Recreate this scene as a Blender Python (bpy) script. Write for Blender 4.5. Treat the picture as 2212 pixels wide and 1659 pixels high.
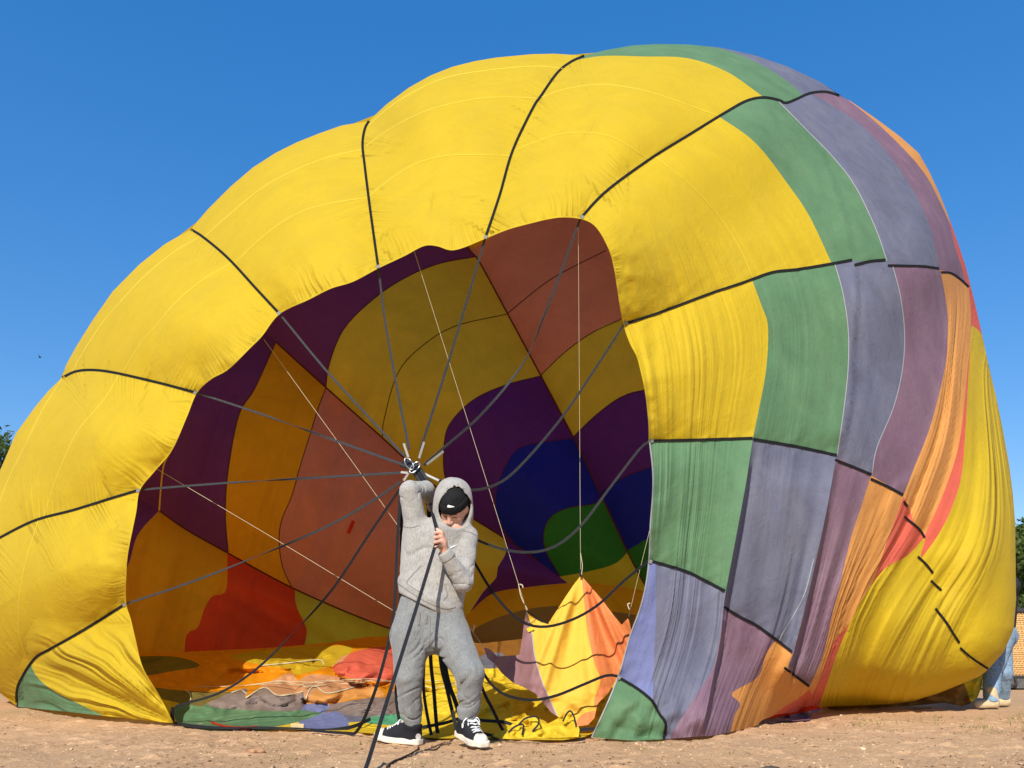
import bpy, bmesh, math, random
import numpy as np
from mathutils import Vector, Matrix, Quaternion
from mathutils.geometry import delaunay_2d_cdt
from mathutils.bvhtree import BVHTree

for o in list(bpy.data.objects):
    bpy.data.objects.remove(o)
scene = bpy.context.scene
COL = scene.collection
rng = np.random.default_rng(7)
random.seed(7)

# ------------------------------------------------------------------ camera
FPX, PW, PH = 1800.0, 2212.0, 1659.0          # focal length and frame in reference pixels
CAM_H, PITCH = 0.51, math.radians(17.9)
cam_d = bpy.data.cameras.new('camera')
cam = bpy.data.objects.new('camera', cam_d)
COL.objects.link(cam)
cam.location = (0, 0, CAM_H)
cam.rotation_euler = (math.pi / 2 + PITCH, 0, 0)
cam_d.sensor_width = 36.0
cam_d.lens = 36.0 * FPX / PW
cam_d.clip_end = 2000.0
scene.camera = cam

# ------------------------------------------------------------------ sky and sun
SUN_EL, SUN_AZ = math.radians(34), math.radians(14)   # azimuth: to the left of straight behind the camera
S = Vector((-math.sin(SUN_AZ) * math.cos(SUN_EL), -math.cos(SUN_AZ) * math.cos(SUN_EL), math.sin(SUN_EL)))
world = bpy.data.worlds.new('World')
scene.world = world
world.use_nodes = True
wn = world.node_tree.nodes
wl = world.node_tree.links
wn.clear()
sky = wn.new('ShaderNodeTexSky')
sky.sky_type = 'NISHITA'
sky.sun_disc = False
sky.sun_elevation = SUN_EL
sky.sun_rotation = math.radians(180) + SUN_AZ
sky.altitude = 600.0
sky.air_density = 1.0
sky.dust_density = 0.0
sky.ozone_density = 3.0
hsv = wn.new('ShaderNodeHueSaturation')
hsv.inputs['Saturation'].default_value = 2.0
hsv.inputs['Value'].default_value = 1.93
hsv.inputs['Hue'].default_value = 0.513
soft_sky = wn.new('ShaderNodeGamma')      # the camera's soft tone curve on the bright sky
soft_sky.inputs[1].default_value = 0.5
bg = wn.new('ShaderNodeBackground')
bg.inputs['Strength'].default_value = 0.15
wo = wn.new('ShaderNodeOutputWorld')
wl.new(sky.outputs[0], soft_sky.inputs[0])
wl.new(soft_sky.outputs[0], hsv.inputs['Color'])
wl.new(hsv.outputs[0], bg.inputs[0])
wl.new(bg.outputs[0], wo.inputs[0])

sun_d = bpy.data.lights.new('sun', 'SUN')
sun_d.energy = 4.8
sun_d.angle = math.radians(0.5)
sun_d.color = (1.0, 0.95, 0.86)
sun = bpy.data.objects.new('sun', sun_d)
COL.objects.link(sun)
sun.rotation_euler = S.to_track_quat('Z', 'Y').to_euler()

scene.view_settings.view_transform = 'Standard'
scene.view_settings.look = 'None'
scene.view_settings.exposure = 0.36
scene.view_settings.gamma = 1.0
scene.view_settings.use_curve_mapping = False
scene.cycles.max_bounces = 10
scene.cycles.diffuse_bounces = 6
scene.cycles.transmission_bounces = 6
scene.cycles.transparent_max_bounces = 8

# ------------------------------------------------------------------ helpers
cp, sp = math.cos(PITCH), math.sin(PITCH)

def at(px, py, Y):
    """a point seen at reference pixel (px, py) that stands Y metres away along the ground"""
    a = (px - PW / 2) / FPX
    b = -(py - PH / 2) / FPX
    dy = cp - b * sp
    dz = sp + b * cp
    t = Y / dy
    return Vector((a * t, Y, CAM_H + dz * t))

def at_np(P, Y):
    P = np.asarray(P, float)
    a = (P[:, 0] - PW / 2) / FPX
    b = -(P[:, 1] - PH / 2) / FPX
    dy = cp - b * sp
    dz = sp + b * cp
    t = Y / dy
    return np.stack([a * t, np.broadcast_to(Y, t.shape), CAM_H + dz * t], 1)

def ground_Y(py):
    b = -(py - PH / 2) / FPX
    return -CAM_H / ((sp + b * cp) / (cp - b * sp))

def proj(p):
    y, z = p[1], p[2] - CAM_H
    zc = y * cp + z * sp
    return (PW / 2 + FPX * p[0] / zc, PH / 2 - FPX * (z * cp - y * sp) / zc)

def new_obj(name, mesh, parent=None, mat=None):
    o = bpy.data.objects.new(name, mesh)
    COL.objects.link(o)
    if parent is not None:
        o.parent = parent
    if mat is not None and mesh is not None and not mesh.materials:
        mesh.materials.append(mat)
    return o

def mesh_from(name, verts, faces, mat=None, parent=None, smooth=True):
    me = bpy.data.meshes.new(name)
    me.from_pydata([tuple(map(float, v)) for v in verts], [], [tuple(map(int, f)) for f in faces])
    me.update()
    if smooth:
        me.polygons.foreach_set('use_smooth', [True] * len(me.polygons))
    return new_obj(name, me, parent, mat)

def empty(name, loc=(0, 0, 0)):
    o = bpy.data.objects.new(name, None)
    o.empty_display_size = 0.2
    o.location = loc
    COL.objects.link(o)
    bpy.context.view_layer.update()
    return o

def adopt(child, parent):
    child.parent = parent
    child.matrix_parent_inverse = Matrix.Translation(-Vector(parent.location))

def tag(o, label, cat, group=None):
    o['label'] = label
    o['category'] = cat
    if group:
        o['group'] = group

# ---- numeric noise
_perm = rng.random((64, 64))
def noise2(x, y):
    x = np.asarray(x, float); y = np.asarray(y, float)
    xi = np.floor(x).astype(int); yi = np.floor(y).astype(int)
    fx = x - xi; fy = y - yi
    fx = fx * fx * (3 - 2 * fx); fy = fy * fy * (3 - 2 * fy)
    g = lambda i, j: _perm[i % 64, j % 64]
    return ((g(xi, yi) * (1 - fx) + g(xi + 1, yi) * fx) * (1 - fy)
            + (g(xi, yi + 1) * (1 - fx) + g(xi + 1, yi + 1) * fx) * fy) * 2 - 1

def fbm2(x, y, n=4):
    r = 0; a = 1.0; t = 0
    for k in range(n):
        r = r + a * noise2(x * 2 ** k + 17.3 * k, y * 2 ** k + 9.1 * k); t += a; a *= 0.5
    return r / t

def tps_fit(pts, vals, lam=1e-4):
    pts = np.asarray(pts, float) / 1000.0
    vals = np.asarray(vals, float)
    n = len(pts)
    d2 = ((pts[:, None] - pts[None]) ** 2).sum(-1)
    K = 0.5 * d2 * np.log(d2 + 1e-12) + lam * np.eye(n)
    Pm = np.hstack([np.ones((n, 1)), pts])
    A = np.zeros((n + 3, n + 3))
    A[:n, :n] = K; A[:n, n:] = Pm; A[n:, :n] = Pm.T
    w = np.linalg.solve(A, np.concatenate([vals, np.zeros(3)]))
    def f(q):
        q = np.asarray(q, float).reshape(-1, 2) / 1000.0
        d = ((q[:, None] - pts[None]) ** 2).sum(-1)
        return (0.5 * d * np.log(d + 1e-12)) @ w[:n] + w[n] + q @ w[n + 1:]
    return f

def resample(pts, step):
    pts = np.asarray(pts, float)
    seg = np.linalg.norm(np.diff(pts, axis=0), axis=1)
    s = np.concatenate([[0], np.cumsum(seg)])
    n = max(2, int(round(s[-1] / step)) + 1)
    t = np.linspace(0, s[-1], n)
    return np.stack([np.interp(t, s, pts[:, k]) for k in range(pts.shape[1])], 1)

def smooth_line(pts, step):
    """Catmull-Rom through the points, then evenly resampled"""
    p = np.asarray(pts, float)
    if len(p) < 3:
        return resample(p, step)
    q = np.vstack([2 * p[0] - p[1], p, 2 * p[-1] - p[-2]])
    out = []
    for i in range(1, len(q) - 2):
        t = np.linspace(0, 1, 12, endpoint=False)[:, None]
        a, b, c, d = q[i - 1], q[i], q[i + 1], q[i + 2]
        out.append(0.5 * (2 * b + (c - a) * t + (2 * a - 5 * b + 4 * c - d) * t ** 2 + (3 * b - a - 3 * c + d) * t ** 3))
    out.append(p[-1:])
    return resample(np.vstack(out), step)

def extend(pts, e):
    p = np.asarray(pts, float)
    a = p[0] - p[1]; b = p[-1] - p[-2]
    return np.vstack([p[0] + a / (np.linalg.norm(a) + 1e-9) * e, p[1:-1], p[-1] + b / (np.linalg.norm(b) + 1e-9) * e]) if len(p) > 2 else \
        np.vstack([p[0] + a / np.linalg.norm(a) * e, p[-1] + b / np.linalg.norm(b) * e])

def dist_to(P, line):
    P = np.asarray(P, float); line = np.asarray(line, float)
    best = np.full(len(P), 1e9)
    for i in range(len(line) - 1):
        a, b = line[i], line[i + 1]
        ab = b - a
        t = np.clip(((P - a) @ ab) / (ab @ ab + 1e-12), 0, 1)
        d = np.linalg.norm(P - (a + t[:, None] * ab), axis=1)
        best = np.minimum(best, d)
    return best

def inside(P, poly):
    P = np.asarray(P, float); poly = np.asarray(poly, float)
    x, y = P[:, 0], P[:, 1]
    r = np.zeros(len(P), bool)
    j = len(poly) - 1
    for i in range(len(poly)):
        xi, yi = poly[i]; xj, yj = poly[j]
        c = ((yi > y) != (yj > y)) & (x < (xj - xi) * (y - yi) / (yj - yi + 1e-12) + xi)
        r ^= c
        j = i
    return r

def sheet(outer, holes, lines, depth, seeds, step, name='panel', parent=None, step_fn=None, post=None, lstep=None, ext=14, soft=(), attr=None):
    """Cut a cloth sheet along its seams: constrained triangulation of the seam drawing, each closed
    field becomes one panel with the fabric of the nearest seed."""
    lstep = lstep or step
    V, E = [], []
    def add(poly, closed):
        i0 = len(V)
        V.extend(poly.tolist())
        n = len(poly)
        for i in range(n - 1):
            E.append((i0 + i, i0 + i + 1))
        if closed:
            E.append((i0 + n - 1, i0))
    outer = np.asarray(outer, float)
    add(resample(np.vstack([outer, outer[:1]]), lstep)[:-1], True)
    allv = [outer]
    for h in holes:
        add(resample(np.vstack([h, h[:1]]), lstep)[:-1], True)
    for l in lines:
        add(smooth_line(extend(l, ext), lstep), False)
    nblock = len(E)
    for l in soft:
        add(smooth_line(l, lstep), False)
    cons = np.array(V)
    lo, hi = outer.min(0), outer.max(0)
    gx, gy = np.meshgrid(np.arange(lo[0], hi[0], step), np.arange(lo[1], hi[1], step * 0.9))
    G = np.stack([gx.ravel(), gy.ravel()], 1)
    G[:, 0] += (np.round((G[:, 1] - lo[1]) / (step * 0.9)) % 2) * step * 0.5
    keep = inside(G, outer)
    for h in holes:
        keep &= ~inside(G, h)
    G = G[keep]
    if step_fn is not None:
        G = G[step_fn(G)]
    # keep the grid off the seams
    cell = {}
    for p in cons:
        cell.setdefault((int(p[0] // step), int(p[1] // step)), []).append(p)
    ok = np.ones(len(G), bool)
    m2 = (0.55 * step) ** 2
    for k, g in enumerate(G):
        ci, cj = int(g[0] // step), int(g[1] // step)
        for di in (-1, 0, 1):
            for dj in (-1, 0, 1):
                for p in cell.get((ci + di, cj + dj), ()):
                    if (p[0] - g[0]) ** 2 + (p[1] - g[1]) ** 2 < m2:
                        ok[k] = False
    V.extend(G[ok].tolist())
    r = delaunay_2d_cdt([Vector(v) for v in V], E, [], 0, 0.01, True)
    P = np.array([(v.x, v.y) for v in r[0]])
    F = np.array([f for f in r[2] if len(f) == 3], int)
    C = P[F].mean(1)
    keep = inside(C, outer)
    for h in holes:
        keep &= ~inside(C, h)
    F = F[keep]; C = C[keep]
    blocked = set()
    for (a, b), oe in zip(r[1], r[4]):
        if any(k < nblock for k in oe):
            blocked.add((min(a, b), max(a, b)))
    own = {}
    adj = [[] for _ in F]
    for k, f in enumerate(F):
        for a, b in ((f[0], f[1]), (f[1], f[2]), (f[2], f[0])):
            e = (min(a, b), max(a, b))
            if e in blocked:
                continue
            if e in own:
                adj[k].append(own[e]); adj[own[e]].append(k)
            else:
                own[e] = k
    comp = np.full(len(F), -1); nc = 0
    for k in range(len(F)):
        if comp[k] >= 0:
            continue
        st = [k]; comp[k] = nc
        while st:
            q = st.pop()
            for w in adj[q]:
                if comp[w] < 0:
                    comp[w] = nc; st.append(w)
        nc += 1
    sd = np.array([(s[0], s[1]) for s in seeds], float)
    tri_seed = {}
    near = [int(np.argmin(((C - s) ** 2).sum(1))) for s in sd]
    cmat = {}
    for si, t in enumerate(near):
        if comp[t] in cmat and cmat[comp[t]] is not seeds[si][2]:
            print('LEAK', name, sd[si], seeds[si][2].name, 'into', cmat[comp[t]].name)
        cmat.setdefault(comp[t], seeds[si][2])
    X = at_np(P, depth(P))
    if post is not None:
        X = post(P, X)
    AT = attr(P) if attr is not None else None
    out = []
    for c in range(nc):
        fs = F[comp == c]
        if len(fs) == 0:
            continue
        m = cmat.get(c)
        if m is None:
            cc = C[comp == c].mean(0)
            m = seeds[int(np.argmin(((sd - cc) ** 2).sum(1)))][2]
        idx, inv = np.unique(fs.ravel(), return_inverse=True)
        o = mesh_from(name, X[idx], inv.reshape(-1, 3)[:, ::-1], m, parent)
        if AT is not None:
            va = o.data.attributes.new('drape', 'FLOAT_VECTOR', 'POINT')
            va.data.foreach_set('vector', AT[idx].astype(np.float32).ravel())
        out.append(o)
    return out, P, X

def ribbon(name, line, depth, wpx, mat, parent, lift=0.01, step=9.0, smooth=True):
    """a tape or seam sewn onto a sheet"""
    L = smooth_line(line, step) if smooth else resample(line, step)
    T = np.gradient(L, axis=0)
    N = np.stack([-T[:, 1], T[:, 0]], 1)
    N /= np.linalg.norm(N, axis=1)[:, None] + 1e-9
    cols = []
    for s in (-0.5, 0.0, 0.5):
        Q = L + N * wpx * s
        cols.append(at_np(Q, depth(Q) - lift))
    n = len(L)
    V = np.vstack(cols)
    Fq = []
    for i in range(n - 1):
        for c in range(2):
            Fq.append((c * n + i, c * n + i + 1, (c + 1) * n + i + 1, (c + 1) * n + i))
    return mesh_from(name, V, Fq, mat, parent)

def tube(name, pts, rad, mat, parent, sides=7, flat=1.0, up=(0, 0, 1)):
    """a cord or strap through 3-D points; flat < 1 makes a webbing strap"""
    p = np.asarray([tuple(q) for q in pts], float)
    n = len(p)
    rad = np.broadcast_to(np.asarray(rad, float), (n,))
    T = np.gradient(p, axis=0)
    T /= np.linalg.norm(T, axis=1)[:, None] + 1e-9
    u = np.array(up, float)
    V = []
    prev = None
    for i in range(n):
        t = T[i]
        a = u - t * (u @ t)
        if np.linalg.norm(a) < 0.15:
            a = np.array((1.0, 0, 0)) - t * t[0]
        a /= np.linalg.norm(a)
        if prev is not None:
            pa = prev - t * (prev @ t)
            if np.linalg.norm(pa) > 0.05:
                a = pa / np.linalg.norm(pa)
        prev = a
        b = np.cross(t, a)
        for k in range(sides):
            an = 2 * math.pi * k / sides
            V.append(p[i] + rad[i] * (math.cos(an) * a * flat + math.sin(an) * b))
    F = []
    for i in range(n - 1):
        for k in range(sides):
            k2 = (k + 1) % sides
            F.append((i * sides + k, i * sides + k2, (i + 1) * sides + k2, (i + 1) * sides + k))
    F.append(tuple(range(sides))[::-1])
    F.append(tuple((n - 1) * sides + k for k in range(sides)))
    return mesh_from(name, V, F, mat, parent)

def spline3(pts, n=10):
    p = np.asarray([tuple(q) for q in pts], float)
    if len(p) < 3:
        t = np.linspace(0, 1, n)[:, None]
        return p[0] * (1 - t) + p[-1] * t
    q = np.vstack([2 * p[0] - p[1], p, 2 * p[-1] - p[-2]])
    out = []
    for i in range(1, len(q) - 2):
        t = np.linspace(0, 1, n, endpoint=False)[:, None]
        a, b, c, d = q[i - 1], q[i], q[i + 1], q[i + 2]
        out.append(0.5 * (2 * b + (c - a) * t + (2 * a - 5 * b + 4 * c - d) * t ** 2 + (3 * b - a - 3 * c + d) * t ** 3))
    out.append(p[-1:])
    return np.vstack(out)

# ------------------------------------------------------------------ materials
def mat_new(name):
    m = bpy.data.materials.new(name)
    m.use_nodes = True
    nt = m.node_tree
    nt.nodes.clear()
    return m, nt, nt.nodes, nt.links

def fabric(name, rgb, trans=0.22, rough=0.62, mottle=0.12, dirt=0.0, dirt_rgb=(0.3, 0.25, 0.2), weave=420.0, bump=0.35, bscale=9.0):
    m, nt, N, L = mat_new(name)
    tc = N.new('ShaderNodeTexCoord')
    n1 = N.new('ShaderNodeTexNoise'); n1.inputs['Scale'].default_value = 2.2; n1.inputs['Detail'].default_value = 7; n1.inputs['Roughness'].default_value = 0.62
    n1.inputs['Distortion'].default_value = 0.8
    n2 = N.new('ShaderNodeTexNoise'); n2.inputs['Scale'].default_value = weave; n2.inputs['Detail'].default_value = 2
    L.new(tc.outputs['Object'], n1.inputs['Vector']); L.new(tc.outputs['Object'], n2.inputs['Vector'])
    mr = N.new('ShaderNodeMapRange'); mr.inputs['From Min'].default_value = 0.3; mr.inputs['From Max'].default_value = 0.7
    mr.inputs['To Min'].default_value = 1 - mottle; mr.inputs['To Max'].default_value = 1 + mottle * 0.6
    L.new(n1.outputs[0], mr.inputs['Value'])
    mr2 = N.new('ShaderNodeMapRange'); mr2.inputs['From Min'].default_value = 0.3; mr2.inputs['From Max'].default_value = 0.7
    mr2.inputs['To Min'].default_value = 0.9; mr2.inputs['To Max'].default_value = 1.08
    L.new(n2.outputs[0], mr2.inputs['Value'])
    mm = N.new('ShaderNodeMath'); mm.operation = 'MULTIPLY'
    L.new(mr.outputs[0], mm.inputs[0]); L.new(mr2.outputs[0], mm.inputs[1])
    mul = N.new('ShaderNodeMix'); mul.data_type = 'RGBA'; mul.blend_type = 'MULTIPLY'; mul.inputs[0].default_value = 1.0
    mul.inputs[6].default_value = (*rgb, 1)
    L.new(mm.outputs[0], mul.inputs[7])
    col = mul.outputs[2]
    if dirt > 0:
        n3 = N.new('ShaderNodeTexNoise'); n3.inputs['Scale'].default_value = 3.1; n3.inputs['Detail'].default_value = 9; n3.inputs['Roughness'].default_value = 0.7
        mp = N.new('ShaderNodeMapping'); mp.inputs['Scale'].default_value = (1.0, 1.0, 0.45); mp.inputs['Location'].default_value = (3, 1, 7)
        L.new(tc.outputs['Object'], mp.inputs[0]); L.new(mp.outputs[0], n3.inputs['Vector'])
        r3 = N.new('ShaderNodeMapRange'); r3.inputs['From Min'].default_value = 0.47; r3.inputs['From Max'].default_value = 0.72; r3.inputs['To Max'].default_value = dirt
        L.new(n3.outputs[0], r3.inputs['Value'])
        mx = N.new('ShaderNodeMix'); mx.data_type = 'RGBA'; mx.inputs[7].default_value = (*dirt_rgb, 1)
        L.new(r3.outputs[0], mx.inputs[0]); L.new(col, mx.inputs[6])
        col = mx.outputs[2]
    nb = N.new('ShaderNodeTexNoise'); nb.inputs['Scale'].default_value = bscale; nb.inputs['Detail'].default_value = 5; nb.inputs['Roughness'].default_value = 0.55
    nb.inputs['Distortion'].default_value = 1.4
    L.new(tc.outputs['Object'], nb.inputs['Vector'])
    bp = N.new('ShaderNodeBump'); bp.inputs['Strength'].default_value = bump; bp.inputs['Distance'].default_value = 0.02
    L.new(nb.outputs[0], bp.inputs['Height'])
    # fine drapes and puckers: run along the coordinate stored on the cloth, strength stored beside it
    da = N.new('ShaderNodeAttribute'); da.attribute_name = 'drape'
    sx = N.new('ShaderNodeSeparateXYZ'); L.new(da.outputs['Vector'], sx.inputs[0])
    hs = []
    for su, sv, wgt in ((0.085, 0.0026, 1.0), (0.27, 0.005, 0.16)):
        cu = N.new('ShaderNodeCombineXYZ')
        mu = N.new('ShaderNodeMath'); mu.operation = 'MULTIPLY'; mu.inputs[1].default_value = su; L.new(sx.outputs[0], mu.inputs[0]); L.new(mu.outputs[0], cu.inputs[0])
        mv = N.new('ShaderNodeMath'); mv.operation = 'MULTIPLY'; mv.inputs[1].default_value = sv; L.new(sx.outputs[1], mv.inputs[0]); L.new(mv.outputs[0], cu.inputs[1])
        nd = N.new('ShaderNodeTexNoise'); nd.noise_dimensions = '2D'; nd.inputs['Scale'].default_value = 1.0; nd.inputs['Detail'].default_value = 1.5; nd.inputs['Roughness'].default_value = 0.45
        L.new(cu.outputs[0], nd.inputs['Vector'])
        wv = N.new('ShaderNodeMath'); wv.operation = 'MULTIPLY'; wv.inputs[1].default_value = wgt; L.new(nd.outputs[0], wv.inputs[0]); hs.append(wv)
    ad = N.new('ShaderNodeMath'); ad.operation = 'ADD'; L.new(hs[0].outputs[0], ad.inputs[0]); L.new(hs[1].outputs[0], ad.inputs[1])
    am = N.new('ShaderNodeMath'); am.operation = 'MULTIPLY'; L.new(ad.outputs[0], am.inputs[0]); L.new(sx.outputs[2], am.inputs[1])
    b3 = N.new('ShaderNodeBump'); b3.inputs['Strength'].default_value = 1.0; b3.inputs['Distance'].default_value = 0.055
    L.new(am.outputs[0], b3.inputs['Height']); L.new(bp.outputs[0], b3.inputs['Normal'])
    bp = b3
    pr = N.new('ShaderNodeBsdfPrincipled')
    pr.inputs['Roughness'].default_value = rough
    pr.inputs['Specular IOR Level'].default_value = 0.18
    L.new(col, pr.inputs['Base Color']); L.new(bp.outputs[0], pr.inputs['Normal'])
    out = N.new('ShaderNodeOutputMaterial')
    if trans > 0:
        tr = N.new('ShaderNodeBsdfTranslucent'); L.new(col, tr.inputs[0]); L.new(bp.outputs[0], tr.inputs['Normal'])
        ms = N.new('ShaderNodeMixShader'); ms.inputs[0].default_value = trans
        L.new(pr.outputs[0], ms.inputs[1]); L.new(tr.outputs[0], ms.inputs[2]); L.new(ms.outputs[0], out.inputs[0])
    else:
        L.new(pr.outputs[0], out.inputs[0])
    return m

def plain(name, rgb, rough=0.7, noise=0.15, scale=30.0, bump=0.2, spec=0.3, metal=0.0):
    m, nt, N, L = mat_new(name)
    tc = N.new('ShaderNodeTexCoord')
    n1 = N.new('ShaderNodeTexNoise'); n1.inputs['Scale'].default_value = scale; n1.inputs['Detail'].default_value = 6
    L.new(tc.outputs['Object'], n1.inputs['Vector'])
    mr = N.new('ShaderNodeMapRange'); mr.inputs['From Min'].default_value = 0.3; mr.inputs['From Max'].default_value = 0.7
    mr.inputs['To Min'].default_value = 1 - noise; mr.inputs['To Max'].default_value = 1 + noise
    L.new(n1.outputs[0], mr.inputs['Value'])
    mul = N.new('ShaderNodeMix'); mul.data_type = 'RGBA'; mul.blend_type = 'MULTIPLY'; mul.inputs[0].default_value = 1.0
    mul.inputs[6].default_value = (*rgb, 1); L.new(mr.outputs[0], mul.inputs[7])
    pr = N.new('ShaderNodeBsdfPrincipled')
    pr.inputs['Roughness'].default_value = rough; pr.inputs['Specular IOR Level'].default_value = spec; pr.inputs['Metallic'].default_value = metal
    L.new(mul.outputs[2], pr.inputs['Base Color'])
    bp = N.new('ShaderNodeBump'); bp.inputs['Strength'].default_value = bump; bp.inputs['Distance'].default_value = 0.004
    L.new(n1.outputs[0], bp.inputs['Height']); L.new(bp.outputs[0], pr.inputs['Normal'])
    out = N.new('ShaderNodeOutputMaterial'); L.new(pr.outputs[0], out.inputs[0])
    return m

YEL = fabric('yellow_fabric', (0.71, 0.50, 0.024), 0.38, mottle=0.06, dirt=0.22, dirt_rgb=(0.56, 0.42, 0.06))
GRN = fabric('green_fabric', (0.118, 0.232, 0.115), 0.25, mottle=0.14, dirt=0.35, dirt_rgb=(0.20, 0.30, 0.15))
PUR = fabric('slate_violet_fabric', (0.148, 0.150, 0.205), 0.18, mottle=0.2, dirt=0.6, dirt_rgb=(0.20, 0.20, 0.225))
MAU = fabric('mauve_fabric', (0.20, 0.115, 0.155), 0.15, mottle=0.16, dirt=0.5, dirt_rgb=(0.26, 0.18, 0.20))
ORA = fabric('orange_fabric', (0.70, 0.31, 0.08), 0.28, mottle=0.08, dirt=0.2, dirt_rgb=(0.50, 0.28, 0.12))
RED = fabric('coral_red_fabric', (0.70, 0.13, 0.08), 0.28, mottle=0.08, dirt=0.15, dirt_rgb=(0.4, 0.15, 0.1))
BLU = fabric('pale_blue_fabric', (0.165, 0.185, 0.355), 0.18, mottle=0.1, dirt=0.2, dirt_rgb=(0.22, 0.24, 0.36))
TAPE = plain('black_webbing', (0.014, 0.014, 0.014), 0.9, 0.25, 300, 0.3, 0.06)
SEAM = fabric('yellow_seam', (0.74, 0.545, 0.045), 0.1, mottle=0.05, bump=0.1)
PSEAM = fabric('grey_seam', (0.33, 0.33, 0.33), 0.1, mottle=0.05, bump=0.1)
STITCH = plain('white_stitching', (0.20, 0.19, 0.16), 0.7, 0.3, 200)
CORD = plain('cream_cord', (0.52, 0.44, 0.28), 0.7, 0.15, 300)
# ------------------------------------------------------------------ ground
def ground_material():
    m, nt, N, L = mat_new('dirt')
    tc = N.new('ShaderNodeTexCoord')
    def noise(s, d=8, r=0.6, dist=0.0):
        n = N.new('ShaderNodeTexNoise'); n.inputs['Scale'].default_value = s; n.inputs['Detail'].default_value = d
        n.inputs['Roughness'].default_value = r; n.inputs['Distortion'].default_value = dist
        L.new(tc.outputs['Object'], n.inputs['Vector']); return n
    a = noise(0.9, 6, 0.6, 0.5); b = noise(7, 9, 0.72); c = noise(60, 8, 0.75); d = noise(210, 3, 0.65)
    cr = N.new('ShaderNodeValToRGB')
    e = cr.color_ramp.elements
    e[0].position = 0.33; e[0].color = (0.27, 0.14, 0.07, 1)
    e[1].position = 0.66; e[1].color = (0.76, 0.49, 0.27, 1)
    k = cr.color_ramp.elements.new(0.5); k.color = (0.58, 0.35, 0.185, 1)
    mixv = N.new('ShaderNodeMix'); mixv.data_type = 'FLOAT'; mixv.inputs[0].default_value = 0.42
    L.new(a.outputs[0], mixv.inputs[2]); L.new(b.outputs[0], mixv.inputs[3])
    mix2 = N.new('ShaderNodeMix'); mix2.data_type = 'FLOAT'; mix2.inputs[0].default_value = 0.55
    L.new(mixv.outputs[0], mix2.inputs[2]); L.new(c.outputs[0], mix2.inputs[3])
    L.new(mix2.outputs[0], cr.inputs[0])
    # pale grit
    gr = N.new('ShaderNodeMapRange'); gr.inputs['From Min'].default_value = 0.60; gr.inputs['From Max'].default_value = 0.70; gr.inputs['To Max'].default_value = 0.7
    L.new(d.outputs[0], gr.inputs['Value'])
    mg = N.new('ShaderNodeMix'); mg.data_type = 'RGBA'; mg.inputs[7].default_value = (0.78, 0.62, 0.44, 1)
    L.new(gr.outputs[0], mg.inputs[0]); L.new(cr.outputs[0], mg.inputs[6])
    # dark crumbs
    vd = N.new('ShaderNodeTexVoronoi'); vd.inputs['Scale'].default_value = 38
    L.new(tc.outputs['Object'], vd.inputs['Vector'])
    dk = N.new('ShaderNodeMapRange'); dk.inputs['From Min'].default_value = 0.10; dk.inputs['From Max'].default_value = 0.22; dk.inputs['To Min'].default_value = 0.75; dk.inputs['To Max'].default_value = 0
    L.new(vd.outputs[0], dk.inputs['Value'])
    dm = N.new('ShaderNodeMath'); dm.operation = 'MULTIPLY'
    th = N.new('ShaderNodeMapRange'); th.inputs['From Min'].default_value = 0.5; th.inputs['From Max'].default_value = 0.62
    L.new(b.outputs[0], th.inputs['Value']); L.new(dk.outputs[0], dm.inputs[0]); L.new(th.outputs[0], dm.inputs[1])
    md = N.new('ShaderNodeMix'); md.data_type = 'RGBA'; md.inputs[7].default_value = (0.13, 0.075, 0.045, 1)
    L.new(dm.outputs[0], md.inputs[0]); L.new(mg.outputs[2], md.inputs[6])
    pr = N.new('ShaderNodeBsdfPrincipled'); pr.inputs['Roughness'].default_value = 0.95; pr.inputs['Specular IOR Level'].default_value = 0.1
    L.new(md.outputs[2], pr.inputs['Base Color'])
    b1 = N.new('ShaderNodeBump'); b1.inputs['Strength'].default_value = 0.9; b1.inputs['Distance'].default_value = 0.010
    L.new(c.outputs[0], b1.inputs['Height'])
    b2 = N.new('ShaderNodeBump'); b2.inputs['Strength'].default_value = 0.8; b2.inputs['Distance'].default_value = 0.003
    L.new(d.outputs[0], b2.inputs['Height']); L.new(b1.outputs[0], b2.inputs['Normal'])
    L.new(b2.outputs[0], pr.inputs['Normal'])
    out = N.new('ShaderNodeOutputMaterial'); L.new(pr.outputs[0], out.inputs[0])
    return m
DIRT = ground_material()

def ground_h(x, y):
    x = np.asarray(x, float); y = np.asarray(y, float)
    h = 0.012 * fbm2(x * 1.1 + 3, y * 1.1, 3) + 0.008 * fbm2(x * 9 + 40, y * 9 + 11, 5)
    clod = np.clip(fbm2(x * 9 + 7, y * 9 + 3, 3) - 0.22, 0, 1)
    rough = 0.007 * np.abs(fbm2(x * 22 + 5, y * 22, 3)) + 0.02 * np.clip(fbm2(x * 16 + 31, y * 26 + 8, 3) - 0.30, 0, 1)
    h = h + 0.035 * clod + rough
    near = np.clip((13 - y) / 3, 0, 1)
    return h * near - 0.012

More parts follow.
